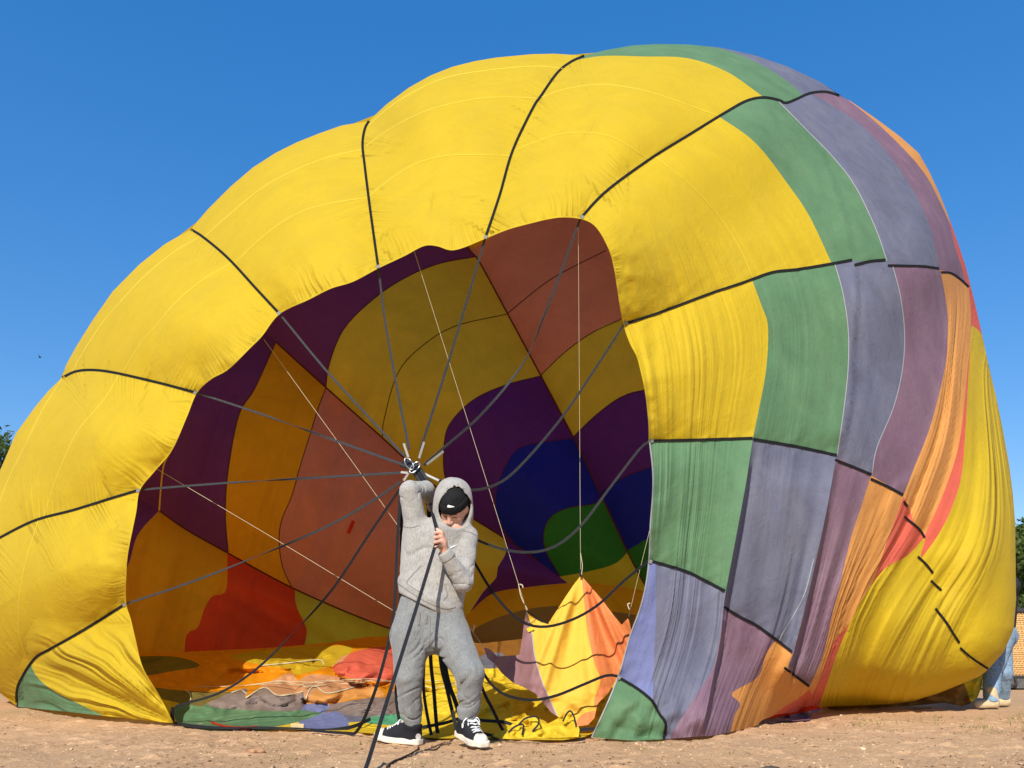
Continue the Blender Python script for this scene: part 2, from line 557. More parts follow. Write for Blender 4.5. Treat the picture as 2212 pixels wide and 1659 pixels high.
def axis(lo, hi, a, b, fine, coarse_n):
    mid = np.arange(a, b, fine)
    l = a - np.geomspace(fine, a - lo, coarse_n)[::-1]
    r = b + np.geomspace(fine, hi - b, coarse_n)
    return np.concatenate([l, mid, r])
gxs = axis(-600, 600, -4.6, 5.4, 0.018, 18)
gys = axis(-60, 900, 3.9, 7.2, 0.014, 44)
GX, GY = np.meshgrid(gxs, gys)
GZ = ground_h(GX, GY)
nx, ny = len(gxs), len(gys)
ids = np.arange(nx * ny).reshape(ny, nx)
gf = np.stack([ids[:-1, :-1], ids[:-1, 1:], ids[1:, 1:], ids[1:, :-1]], -1).reshape(-1, 4)
gme = bpy.data.meshes.new('ground')
gme.from_pydata(np.stack([GX, GY, GZ], -1).reshape(-1, 3).tolist(), [], gf.tolist())
gme.polygons.foreach_set('use_smooth', [True] * len(gme.polygons))
ground = new_obj('ground', gme, None, DIRT)
ground['kind'] = 'structure'
def ground_z(x, y):
    i = min(max(int(np.searchsorted(gys, y)), 0), ny - 1); j = min(max(int(np.searchsorted(gxs, x)), 0), nx - 1)
    return float(GZ[i, j])

# ------------------------------------------------------------------ the balloon envelope
balloon = empty('hot_air_balloon', (0, 0, 0))
tag(balloon, 'half inflated yellow, green and violet hot air balloon lying open on the dirt', 'balloon')

RIM = [(373, 1562), (344, 1505), (307, 1442), (292, 1384), (281, 1338), (271, 1304), (271, 1250), (275, 1195), (292, 1109), (301, 1058), (333, 1017),
       (370, 972), (401, 903), (424, 848), (455, 818), (493, 796), (541, 749), (565, 725), (603, 677), (666, 646), (714, 622), (762, 607), (817, 578), (872, 552),
       (915, 530), (944, 530), (973, 539), (1002, 533), (1048, 514), (1098, 494), (1150, 480), (1179, 473), (1213, 468), (1253, 471), (1280, 482),
       (1299, 504), (1318, 542), (1328, 581), (1337, 638), (1347, 696), (1361, 739), (1376, 768), (1384, 796), (1395, 848), (1402, 911), (1403, 952),
       (1410, 1015), (1410, 1067), (1405, 1134), (1402, 1207), (1395, 1264), (1382, 1316), (1361, 1373), (1345, 1431), (1335, 1462), (1319, 1503),
       (1298, 1550), (1278, 1593)]
SIL = [(36, 1526), (0, 1497), (-45, 1460), (-88, 1400), (-102, 1300), (-78, 1205), (-40, 1100), (0, 1017), (34, 937), (75, 880), (104, 845), (134, 816),
       (142, 790), (165, 748), (200, 692), (243, 630), (300, 572), (355, 528), (412, 495), (450, 451), (498, 403), (546, 362), (594, 331), (642, 307), (690, 288), (738, 271),
       (797, 261), (834, 226), (882, 190), (930, 163), (978, 144), (1026, 132), (1074, 124), (1150, 117), (1198, 116), (1262, 120), (1309, 108), (1366, 98),
       (1419, 95), (1486, 96), (1558, 103), (1630, 119), (1702, 144), (1774, 178), (1813, 206), (1837, 218), (1889, 254), (1942, 293), (1985, 331),
       (2009, 374), (2033, 427), (2057, 490), (2072, 533), (2086, 576), (2101, 634), (2110, 672), (2122, 725), (2137, 796), (2151, 853), (2167, 931),
       (2180, 1004), (2188, 1067), (2193, 1129), (2194, 1212), (2195, 1295), (2190, 1358), (2182, 1379), (2167, 1410), (2146, 1433), (2135, 1446),
       (2115, 1462), (2078, 1477), (2026, 1498), (1974, 1514), (1922, 1521), (1818, 1525), (1775, 1527)]
BOT_R = [(1763, 1535), (1745, 1535), (1679, 1543), (1645, 1556), (1635, 1567), (1613, 1573), (1574, 1582), (1541, 1589), (1492, 1592), (1433, 1597), (1371, 1600)]
BOT_L = [(310, 1556), (240, 1548), (150, 1538), (90, 1532)]
OUTER = SIL + BOT_R + RIM[::-1] + BOT_L      # ring opened along the ground: one closed outline
# control points for how far away the cloth stands
DC = [(373, 1562, 6.85), (344, 1505, 6.75), (271, 1304, 6.75), (301, 1059, 6.75), (422, 847, 6.7), (605, 679, 6.4), (817, 578, 6.15), (1048, 514, 5.92), (1255, 470, 5.72),
      (1318, 542, 5.75), (1349, 700, 5.85), (1403, 952, 5.8), (1402, 1207, 5.75), (1335, 1462, 5.7), (1278, 1593, 5.72),
      (36, 1524, 8.9), (-102, 1300, 9.0), (0, 1017, 8.9), (134, 816, 8.8), (412, 495, 8.7), (600, 328, 8.6), (798, 261, 8.6), (1026, 132, 8.5), (1261, 120, 8.5), (1486, 96, 8.6), (1630, 119, 8.7),
      (1810, 206, 8.8), (2000, 360, 8.9), (2091, 610, 8.9), (2137, 796, 8.7), (2180, 1004, 8.2), (2194, 1212, 7.85), (2190, 1358, 7.75), (2078, 1477, 7.8), (1922, 1521, 8.0), (1775, 1527, 8.0),
      (1745, 1535, 7.7), (1635, 1567, 6.6), (1541, 1589, 5.86), (1433, 1597, 5.68), (1371, 1600, 5.62),
      (240, 1548, 7.3), (150, 1538, 7.8), (90, 1532, 8.4), (218, 1338, 7.0), (149, 1379, 7.35), (75, 1422, 8.0), (46, 1465, 8.5), (160, 1103, 7.3), (40, 1140, 8.0), (60, 1280, 7.7), (140, 1230, 7.1),
      (243, 804, 7.7), (336, 825, 7.1), (200, 930, 7.3), (493, 558, 7.4), (380, 690, 7.1), (300, 700, 7.7), (790, 380, 7.4), (640, 480, 7.05), (560, 480, 7.5), (1107, 326, 6.9), (940, 360, 7.0), (900, 260, 7.6),
      (1180, 190, 7.7), (1330, 230, 7.0), (1250, 350, 6.5), (1496, 286, 6.9), (1649, 210, 7.7), (1420, 450, 6.3), (1560, 460, 6.7), (1450, 640, 6.1), (1626, 612, 6.5), (1700, 400, 7.2),
      (1500, 800, 6.0), (1650, 780, 6.4), (1628, 947, 6.2), (1798, 568, 7.0), (1850, 400, 7.7), (1808, 983, 6.65), (1832, 760, 6.95), (1881, 1025, 6.9), (1952, 790, 7.45), (1951, 1069, 7.2), (2030, 580, 8.0), (2043, 800, 7.9),
      (2000, 1160, 7.5), (2080, 1000, 7.9), (2040, 1275, 7.65), (2110, 1200, 7.65), (2135, 1446, 7.7), (1960, 1330, 7.4), (1850, 1380, 7.2), (1566, 1278, 6.1), (1719, 1394, 6.55), (1755, 1490, 7.0), (1790, 1440, 7.1),
      (1480, 1100, 5.95), (1450, 1380, 5.85), (1543, 1437, 6.1), (1655, 1450, 6.5), (1900, 1450, 7.6), (2020, 1430, 7.75)]
Y0 = tps_fit([(c[0], c[1]) for c in DC], [c[2] for c in DC], 2e-4)

TAPES = {
 'A': [(271, 1304), (218, 1338), (149, 1379), (110, 1401), (75, 1422), (46, 1465), (36, 1493), (36, 1526)],
 'B': [(301, 1058), (247, 1074), (160, 1101), (75, 1124), (0, 1161), (-78, 1205)],
 'C': [(424, 848), (336, 825), (243, 804), (194, 799), (161, 803), (134, 816)],
 'D': [(604, 678), (552, 622), (493, 558), (440, 513), (412, 495)],
 'E': [(817, 578), (800, 456), (788, 360), (783, 312), (788, 278), (797, 261)],
 'F': [(1048, 514), (1079, 422), (1107, 326), (1150, 235), (1169, 206), (1203, 158), (1232, 134), (1262, 120)],
 'G': [(1254, 471), (1309, 413), (1400, 346), (1496, 286), (1563, 245), (1611, 218), (1649, 210), (1683, 216), (1697, 222), (1720, 214), (1750, 201), (1784, 198), (1813, 206)],
 'H': [(1348, 700), (1419, 677), (1534, 634), (1606, 610), (1668, 588), (1726, 581), (1798, 569), (1841, 564), (1880, 564), (1915, 566), (1950, 573), (1995, 575), (2030, 583), (2055, 590), (2076, 604), (2095, 622)],
 'I': [(1403, 952), (1500, 950), (1626, 947), (1720, 964), (1806, 987), (1883, 1028), (1951, 1073), (1975, 1130), (1998, 1160), (1990, 1205), (2016, 1243), (2034, 1275), (2040, 1330), (2073, 1394), (2100, 1425), (2135, 1446)],
 'J': [(1402, 1210), (1480, 1235), (1566, 1276), (1568, 1312), (1635, 1351), (1675, 1380), (1711, 1407), (1703, 1440), (1719, 1461), (1745, 1481), (1752, 1500), (1763, 1535)],
 'K': [(1335, 1462), (1371, 1483), (1393, 1499), (1411, 1516), (1424, 1541), (1438, 1562), (1434, 1597)],
}
JUMPS = {  # the tape steps sideways where the cloth folds over itself
 'H': [[(1348, 700), (1419, 677), (1534, 634), (1606, 610), (1668, 588), (1726, 581), (1798, 569), (1841, 561)], [(1846, 572), (1880, 564), (1913, 561)], [(1918, 573), (1960, 574), (1995, 575), (2029, 580)], [(2033, 588), (2055, 590), (2076, 604), (2093, 620)]],
 'I': [[(1403, 952), (1500, 950), (1626, 946)], [(1627, 948), (1720, 964), (1808, 983)], [(1804, 993), (1845, 1009), (1883, 1025)], [(1881, 1034), (1920, 1052), (1951, 1069)], [(1952, 1083), (1961, 1094)], [(1954, 1116), (1985, 1142), (1998, 1161)],
       [(1983, 1202), (2000, 1218), (2016, 1238)], [(2011, 1254), (2034, 1275)], [(2021, 1314), (2045, 1345), (2058, 1366), (2073, 1389)], [(2074, 1399), (2100, 1422), (2135, 1445)]],
 'J': [[(1402, 1210), (1480, 1233), (1520, 1252), (1566, 1276)], [(1564, 1311), (1600, 1333), (1635, 1351), (1675, 1380), (1711, 1408)], [(1694, 1442), (1719, 1461), (1748, 1483)]],
}
YG = [[(1246, 130), (1300, 121), (1390, 122), (1486, 126), (1570, 155), (1640, 203), (1656, 216)],
      [(1553, 252), (1630, 307), (1702, 398), (1750, 470), (1795, 566)],
      [(1625, 606), (1645, 660), (1659, 706), (1655, 796), (1640, 880), (1626, 947)]]
GP = [[(1510, 96), (1580, 112), (1650, 143), (1700, 175), (1733, 204)],
      [(1680, 217), (1750, 288), (1800, 340), (1846, 400), (1890, 490), (1916, 563)],
      [(1803, 569), (1820, 630), (1832, 710), (1832, 796), (1822, 890), (1808, 985)]]
PM = [[(1752, 201), (1846, 259), (1900, 310), (1957, 385), (2005, 480), (2030, 582)],
      [(1928, 573), (1945, 640), (1954, 720), (1949, 800), (1930, 880), (1894, 968), (1883, 1028)],
      [(1758, 1207), (1735, 1290), (1688, 1373), (1684, 1388)]]
MO = [[(1830, 214), (1910, 280), (1990, 365), (2033, 442), (2060, 510), (2086, 612)],
      [(2031, 584), (2045, 660), (2047, 720), (2041, 796), (2010, 920), (1975, 1010), (1951, 1071)],
      [(1881, 1027), (1862, 1090), (1839, 1160), (1810, 1280), (1798, 1327), (1781, 1404), (1762, 1455), (1748, 1484)]]
OR_ = [[(2045, 455), (2066, 540), (2093, 618)],
       [(2093, 620), (2098, 710), (2090, 796), (2073, 952), (2040, 1060), (1997, 1158)],
       [(1951, 1075), (1920, 1160), (1886, 1254), (1850, 1330), (1805, 1380), (1788, 1420), (1765, 1480), (1752, 1500)]]
RY = [[(2096, 702), (2112, 712), (2124, 727)], [(2099, 704), (2093, 796), (2080, 1004), (2060, 1085), (2030, 1150), (1990, 1206)],
      [(1997, 1160), (1960, 1200), (1912, 1228), (1865, 1290), (1842, 1334), (1811, 1404), (1785, 1481), (1768, 1530)]]
FOLDS = [[(1628, 935), (1612, 1040), (1590, 1160), (1566, 1290), (1556, 1382), (1541, 1460), (1525, 1540), (1510, 1592)],
         [(1808, 975), (1790, 1080), (1765, 1200), (1740, 1310), (1717, 1400), (1705, 1450), (1690, 1500)],
         [(1845, 560), (1850, 660), (1842, 760), (1838, 860), (1815, 985)],
         [(1683, 222), (1750, 298), (1795, 385), (1825, 475), (1842, 560)]]
LOW = [[(1563, 1322), (1554, 1382), (1543, 1437), (1503, 1503), (1466, 1560), (1446, 1596)],
       [(1676, 1383), (1655, 1413), (1638, 1461), (1591, 1490), (1580, 1501), (1599, 1521), (1587, 1545), (1578, 1582)],
       [(1652, 1558), (1680, 1537), (1701, 1523), (1723, 1510), (1748, 1490)]]
LG = [[(66, 1432), (80, 1462), (120, 1495), (170, 1520), (222, 1546)]]
SEAMS = [[(791, 315), (834, 283), (906, 245), (978, 223), (1050, 211), (1122, 210), (1165, 213)],
         [(797, 424), (834, 394), (882, 362), (930, 343), (992, 334), (1098, 336), (1104, 337)],
         [(797, 270), (835, 236), (882, 205), (950, 172), (1026, 155), (1150, 143), (1218, 148)],
         [(440, 513), (498, 461), (570, 403), (642, 365), (714, 338), (784, 322)],
         [(505, 570), (570, 509), (642, 461), (714, 439), (793, 427)],
         [(155, 804), (187, 748), (231, 685), (299, 610), (366, 551), (431, 511)],
         [(264, 808), (299, 748), (336, 704), (385, 648), (440, 603), (500, 568)],
         [(134, 818), (93, 883), (56, 958), (7, 1062), (-20, 1170)],
         [(258, 808), (224, 864), (168, 931), (134, 1002), (112, 1062), (95, 1118)],
         [(83, 1122), (57, 1207), (43, 1281), (40, 1350), (49, 1396), (64, 1436)],
         [(1166, 211), (1222, 192), (1294, 182), (1366, 190), (1438, 209), (1510, 235), (1552, 250)],
         [(1108, 326), (1155, 307), (1208, 290), (1270, 286), (1332, 300), (1402, 345)],
         [(1415, 338), (1486, 394), (1548, 461), (1596, 533), (1627, 602)]]
COLOUR_SEAMS = YG + GP + PM + MO + OR_ + RY
TAPE_L = [smooth_line(v, 12) for v in TAPES.values()]
rimL = np.array(RIM, float)
silL = np.array(SIL, float)
# coordinate that is constant along the hanging drapes on the right
UC = []
def uset(lines, u):
    for l in lines:
        for p in resample(l, 70):
            UC.append((p[0], p[1], u))
uset([RIM[31:55]], 0)
uset([YG[2], FOLDS[0][1:4]], 260); uset([YG[1], GP[2], FOLDS[1][1:5]], 440); uset([GP[1], PM[1], MO[2][:5]], 560); uset([PM[0], MO[1], OR_[2][:4]], 660); uset([MO[0][1:], OR_[1], RY[2][:5]], 740); uset(RY[1:2], 768)
uset([[(2137, 796), (2185, 1020), (2194, 1200)]], 900); uset([[(2160, 1412), (2120, 1450)]], 900); uset([[(2034, 1275), (1960, 1440), (1930, 1515)]], 830); uset([[(2000, 1250), (1900, 1400), (1840, 1500)]], 785)
UF = tps_fit([(c[0], c[1]) for c in UC], [c[2] for c in UC], 1e-2)

def smoothstep(a, b, x):
    t = np.clip((x - a) / (b - a), 0, 1)
    return t * t * (3 - 2 * t)

def signed(P, line):
    """signed pixel distance to a line, positive on its right"""
    L = np.asarray(line, float)
    d = np.full(len(P), 1e9); s = np.zeros(len(P))
    for i in range(len(L) - 1):
        a, b = L[i], L[i + 1]
        ab = b - a
        t = np.clip(((P - a) @ ab) / (ab @ ab + 1e-12), 0, 1)
        q = P - (a + t[:, None] * ab)
        dd = np.linalg.norm(q, axis=1)
        cr = ab[0] * q[:, 1] - ab[1] * q[:, 0]
        m = dd < d
        d[m] = dd[m]; s[m] = np.sign(cr[m])
    return d, -s

def crease(n):
    return np.sign(n) * np.abs(n) ** 0.75

def ext_depth(P):
    P = np.asarray(P, float)
    Y = Y0(P)
    # cloth rolls away at its skyline
    ds = dist_to(P, silL)
    w = 85.0
    q = np.clip(1 - ds / w, 0, 1)
    Y = Y + 0.55 * (1 - np.sqrt(np.clip(1 - q * q, 0, 1)))
    # gores belly out between the load tapes
    dt = np.min([dist_to(P, t) for t in TAPE_L], axis=0)
    left = 1 - smoothstep(1350, 1700, P[:, 0] + 0.25 * np.clip(P[:, 1] - 500, -400, 2000))
    Y = Y - (0.07 + 0.20 * left) * (1 - np.exp(-dt / 75.0))
    # crumpled, forward-puffed lip
    dr = dist_to(P, rimL)
    Y = Y - 0.05 * left * (dr / 85.0) * np.exp(1 - dr / 85.0) * (0.55 + 0.45 * smoothstep(0, 70, dt)) * (1 - smoothstep(1250, 1400, P[:, 1]))
    for bx, by, rx, ry in ((1150, 452, 80, 42), (945, 492, 85, 46), (725, 590, 85, 52), (520, 745, 62, 70), (365, 925, 50, 75), (290, 1180, 45, 85)):
        Y = Y - 0.085 * np.exp(-((P[:, 0] - bx) / rx) ** 2 - ((P[:, 1] - by) / ry) ** 2)
    lip = np.exp(-dr / 55.0) * (0.1 + 0.9 * left)
    Y = Y - 0.085 * lip * (fbm2(P[:, 0] / 52 + 5, P[:, 1] / 52, 3) + 0.2)
    # short puckers across the tapes
    near = np.exp(-dt / 26.0)
    along = P[:, 0] * 0.8 + P[:, 1]
    Y = Y - 0.010 * near * noise2(along / 11.0, dt / 60.0)
    # hanging drapes on the right
    u = UF(P)
    x, y = P[:, 0], P[:, 1]
    gu = np.hypot(UF(P + (2, 0)) - UF(P - (2, 0)), UF(P + (0, 2)) - UF(P - (0, 2))) / 4
    calm = np.clip(1.3 / (gu + 1e-3), 0.15, 1) ** 1.5
    right = smoothstep(1290, 1420, x)
    mouth_side = right * np.exp(-np.clip(u, 0, None) / 140.0) * smoothstep(470, 640, y + 0.2 * (x - 1300)) * (1 - 0.6 * smoothstep(930, 980, y))
    warp = 14 * noise2(x / 160, y / 210)
    Y = Y - 0.042 * mouth_side * noise2((u + warp) / 24.0, y / 520.0 + 3) - 0.020 * mouth_side * noise2((u + warp) / 11.0, y / 300.0)
    mid = right * smoothstep(180, 300, u) * (1 - smoothstep(560, 640, u))
    lowr = smoothstep(1000, 1350, y)
    Y = Y - mid * (0.010 + 0.025 * lowr) * noise2((u + warp) / 30.0, y / 420.0 + 9) - mid * 0.007 * noise2((u + warp) / 13.0, y / 260.0)
    thr = 655 - 95 * smoothstep(1000, 1110, y)
    far = right * smoothstep(thr - 15, thr + 35, u) * smoothstep(560, 800, y)
    far = far * calm
    Y = Y - far * (0.020 * noise2((u + 0.6 * warp) / 11.0, y / 900.0 + 21) + 0.055 * noise2((u + warp) / 23.0, y / 900.0 + 4))
    # big loose folds low on the right
    fl = right * smoothstep(1180, 1420, y) * smoothstep(600, 700, u)
    Y = Y - 0.085 * fl * calm * noise2((u + warp) / 30.0, y / 600.0 + 33)
    # crumpled corner by the mouth
    kc = smoothstep(1455, 1520, y) * smoothstep(1270, 1300, x) * (1 - smoothstep(1430, 1600, x))
    Y = Y - 0.07 * kc * fbm2(x / 48 + 4, (y + 0.5 * x) / 44, 3)
    # overlaps: the left layer lies in front
    for k, f in enumerate(FOLDS):
        d, s = signed(P, smooth_line(f, 12))
        sd = d * s
        ends = smoothstep(f[0][1] - 10, f[0][1] + 80, y) * (1 - smoothstep(f[-1][1] - 60, f[-1][1], y))
        amp = (0.16, 0.14, 0.08, 0.035)[k]
        prof = np.where(sd < 0, np.exp(sd / 55.0), 1 - 1.25 * smoothstep(0, 7.5, sd)) * (sd < 7.5) + np.where(sd >= 7.5, -0.25 * np.exp(-(sd - 7.5) / 30.0), 0)
        Y = Y - amp * ends * prof
    # lower left corner: tight diagonal pleats pulled to the corner of the mouth
    cl = smoothstep(1330, 1470, y) * (1 - smoothstep(380, 420, x)) * smoothstep(20, 110, x)
    ang = np.arctan2(1575 - y, 400 - x)
    rr = np.clip(np.hypot(400 - x, 1575 - y) / 170.0, 0, 1)
    Y = Y - cl * rr * (0.13 * noise2(ang * 9.0, rr * 0.5 + 3.0) + 0.05 * noise2(ang * 21.0, rr * 0.5 + 7.0))
    # soft buffeting everywhere
    Y = Y - 0.03 * fbm2(x / 170 + 2, y / 170, 3) * smoothstep(0, 60, dt)
    # never under the ground
    gy = np.where(y > 1425, ground_Y(np.maximum(y, 1425)), 1e3)
    return np.minimum(Y, gy + 0.02)

def ext_drape(P):
    P = np.asarray(P, float)
    u = UF(P); x, y = P[:, 0], P[:, 1]
    gu = np.hypot(UF(P + (2, 0)) - UF(P - (2, 0)), UF(P + (0, 2)) - UF(P - (0, 2))) / 4
    calm = np.clip(1.4 / (gu + 1e-3), 0.1, 1)
    right = smoothstep(1290, 1420, x)
    mouth = np.exp(-np.clip(u, 0, None) / 170.0) * smoothstep(480, 620, y + 0.2 * (x - 1300))
    mid = smoothstep(180, 300, u) * (1 - smoothstep(560, 640, u)) * (0.04 + 0.22 * smoothstep(1050, 1400, y))
    thr = 655 - 95 * smoothstep(1000, 1110, y)
    far = smoothstep(thr - 10, thr + 30, u) * smoothstep(480, 760, y) * 0.62
    amp = right * calm * (0.5 * mouth + mid + far)
    uu = u + 8 * noise2(x / 130, y / 190)
    # left and top gores: short puckers square to the nearest tape
    best = np.full(len(P), 1e9); al = np.zeros(len(P)); base = 0.0
    for L_ in TAPE_L:
        for i in range(len(L_) - 1):
            a, b = L_[i], L_[i + 1]
            ab = b - a
            t = np.clip(((P - a) @ ab) / (ab @ ab + 1e-12), 0, 1)
            d = np.linalg.norm(P - (a + t[:, None] * ab), axis=1)
            m = d < best
            best[m] = d[m]; al[m] = base + (i + t[m]) * 12.0
        base += 900.0
    lw = (1 - smoothstep(1300, 1420, x + 0.15 * np.clip(y - 500, 0, 900))) * (1 - smoothstep(1000, 1100, x) * smoothstep(1100, 1200, y))
    pk = 0.8 * np.exp(-best / 40.0) * np.clip(0.5 + noise2(al / 45.0, best * 0), 0, 1.2)
    # crumpled lip
    dr = dist_to(P, rimL)
    lip = 0.5 * np.exp(-dr / 38.0)
    useL = lw > 0.5
    U = np.where(useL, 2.0 * al + 0.4 * best, uu)
    patchy = np.clip(0.65 + 1.3 * noise2(u / 34.0 + 2, y / 330.0), 0.12, 1.5)
    A = np.where(useL, np.clip(lw * 2 - 1, 0, 1) * pk, amp * patchy * np.clip(1 - 2 * lw, 0, 1))
    V = np.where(useL, best * 2.0, y)
    # lip crumples run square to the rim
    rb = np.full(len(P), 1e9); ra = np.zeros(len(P)); cum = 0.0
    for i in range(len(rimL) - 1):
        a, b = rimL[i], rimL[i + 1]
        ab = b - a; ln = math.sqrt(ab @ ab)
        t = np.clip(((P - a) @ ab) / (ln * ln), 0, 1)
        d = np.linalg.norm(P - (a + t[:, None] * ab), axis=1)
        m = d < rb
        rb[m] = d[m]; ra[m] = cum + t[m] * ln; cum += ln
    lipw = np.clip(lw * 2 - 1, 0, 1) * 0.6 * np.exp(-rb / 42.0) * np.clip(0.55 + noise2(ra / 60.0, ra * 0), 0, 1.3)
    ul = useL & (lipw > A)
    Anew = np.where(useL, np.abs(lipw - A), A)
    U = np.where(ul, 1.5 * ra + 10 * noise2(x / 40, y / 40), U); V = np.where(ul, rb * 2.0, V)
    A = Anew
    # tight pleats pulled into the lower left corner of the mouth
    ang = np.arctan2(1580 - y, 405 - x); rr = np.hypot(405 - x, 1580 - y)
    cw = smoothstep(1330, 1420, y) * (1 - smoothstep(380, 400, x)) * smoothstep(30, 90, x) * np.clip(rr / 190.0, 0, 1) * 1.5
    cm = cw > A
    A = np.abs(cw - A); U = np.where(cm, ang * 130.0 + 6 * noise2(x / 50, y / 50), U); V = np.where(cm, rr * 0.6, V)
    return np.stack([U, V, A], 1)

ext_seeds = []
for p in [(150, 1200), (60, 1330), (20, 1250), (200, 960), (120, 930), (60, 900), (330, 760), (250, 720), (200, 700), (400, 560), (600, 540), (560, 450), (520, 400), (900, 420), (860, 320), (850, 250), (900, 182), (1100, 400), (1010, 140),
          (1250, 400), (1300, 240), (1350, 150), (1450, 500), (1600, 400), (1500, 800), (1600, 640), (250, 1450), (20, 1480)]:
    ext_seeds.append((*p, YEL))
for p in [(1400, 108), (1700, 300), (1740, 750), (1500, 1080), (1380, 1560), (110, 1515)]:
    ext_seeds.append((*p, GRN))
for p in [(1650, 135), (1850, 330), (1890, 750), (1700, 1100), (1460, 1420), (1843, 640)]:
    ext_seeds.append((*p, PUR))
for p in [(1960, 340), (1990, 700), (1800, 1150), (1610, 1400), (1545, 1540), (1735, 1380), (1740, 1430)]:
    ext_seeds.append((*p, MAU))
for p in [(1960, 320), (2070, 750), (1880, 1180), (1660, 1480), (1605, 1550), (1700, 1480), (1755, 1478)]:
    ext_seeds.append((*p, ORA))
for p in [(2076, 560), (2060, 1010), (1960, 1130), (2103, 690), (1730, 1520), (1790, 1430)]:
    ext_seeds.append((*p, RED))
for p in [(2120, 900), (2080, 1200), (1960, 1280), (1900, 1440), (2100, 1300), (2000, 1200), (2030, 1300), (1810, 1500), (2115, 720)]:
    ext_seeds.append((*p, YEL))
for p in [(1390, 1400)]:
    ext_seeds.append((*p, BLU))
LOW.append([(1418, 1216), (1417, 1327), (1413, 1415), (1410, 1512)])
ext_lines = list(TAPES.values()) + COLOUR_SEAMS + LOW + LG + SEAMS + FOLDS[:2]
step_left = lambda G: (np.arange(len(G)) % 1 == 0)
soft = []
for f in FOLDS:
    L = smooth_line(f, 7.0)
    T = np.gradient(L, axis=0); Nn = np.stack([-T[:, 1], T[:, 0]], 1); Nn /= np.linalg.norm(Nn, axis=1)[:, None]
    _, sg = signed(L + Nn * 3, L)
    soft += [L + Nn * np.sign(np.median(sg)) * 7.5]
soft += FOLDS[2:]
panels, extP, extX = sheet(OUTER, [], ext_lines, ext_depth, ext_seeds, 7.0, 'panel', balloon, soft=soft, attr=ext_drape)
for n, l in TAPES.items():
    for piece in JUMPS.get(n, [l]):
        ribbon('load_tape', piece, ext_depth, 5.4 if piece[0][0] < 1900 else 4.8, TAPE, balloon, 0.014, 7.0)
for l in SEAMS:
    ribbon('seam', l, ext_depth, 1.3, SEAM, balloon, 0.006, 8.0)
for l in GP[1:] + PM[1:]:
    ribbon('seam', l, ext_depth, 2.0, PSEAM, balloon, 0.006, 8.0)
ribbon('mouth_hem', RIM[:46], ext_depth, 3.4, YEL, balloon, 0.008, 8.0)
ribbon('mouth_hem', RIM[45:], ext_depth, 3.0, PSEAM, balloon, 0.008, 8.0)
for p in [(604, 678), (817, 578), (1048, 514), (1256, 470), (1350, 699), (1406, 952), (424, 848), (300, 1059), (270, 1305), (1403, 1212), (1336, 1462)]:
    d = np.array(p) - np.array((900, 1000)); d = d / np.linalg.norm(d)
    ribbon('tape_stitching', [np.array(p) - d * 1, np.array(p) + d * 6], ext_depth, 8, STITCH, balloon, 0.02, 5.0, False)

# ------------------------------------------------------------------ inside of the envelope (the far half seen through the mouth)
EC, ER = np.array((-0.1, 8.9, 2.1)), np.array((5.0, 4.6, 4.3))
def ell_depth(P):
    P = np.asarray(P, float)
    a = (P[:, 0] - PW / 2) / FPX; b = -(P[:, 1] - PH / 2) / FPX
    D = np.stack([a, cp - b * sp, sp + b * cp], 1)
    o = (np.array((0, 0, CAM_H)) - EC) / ER
    d = D / ER
    A = (d * d).sum(1); B = 2 * (d @ o); Cc = o @ o - 1
    disc = np.clip(B * B - 4 * A * Cc, 0, None)
    t = (-B + np.sqrt(disc)) / (2 * A)
    return t * D[:, 1]
I1 = [(905, 340), (985, 480), (1013, 538), (1035, 565), (1096, 677), (1168, 811), (1238, 944), (1296, 1064), (1354, 1189), (1392, 1262), (1425, 1330)]
I2 = [(280, 470), (480, 640), (595, 738), (704, 837), (824, 944), (880, 996), (947, 1056), (1011, 1112), (1086, 1160), (1160, 1210), (1230, 1262)]
I3 = [(100, 955), (240, 1040), (344, 1103), (401, 1143), (493, 1195), (636, 1272), (796, 1341), (900, 1375), (1000, 1420), (1060, 1480)]
I4 = [(950, 1402), (1000, 1340), (1016, 1322), (1064, 1282), (1134, 1269), (1224, 1260), (1300, 1262), (1395, 1276), (1560, 1300)]
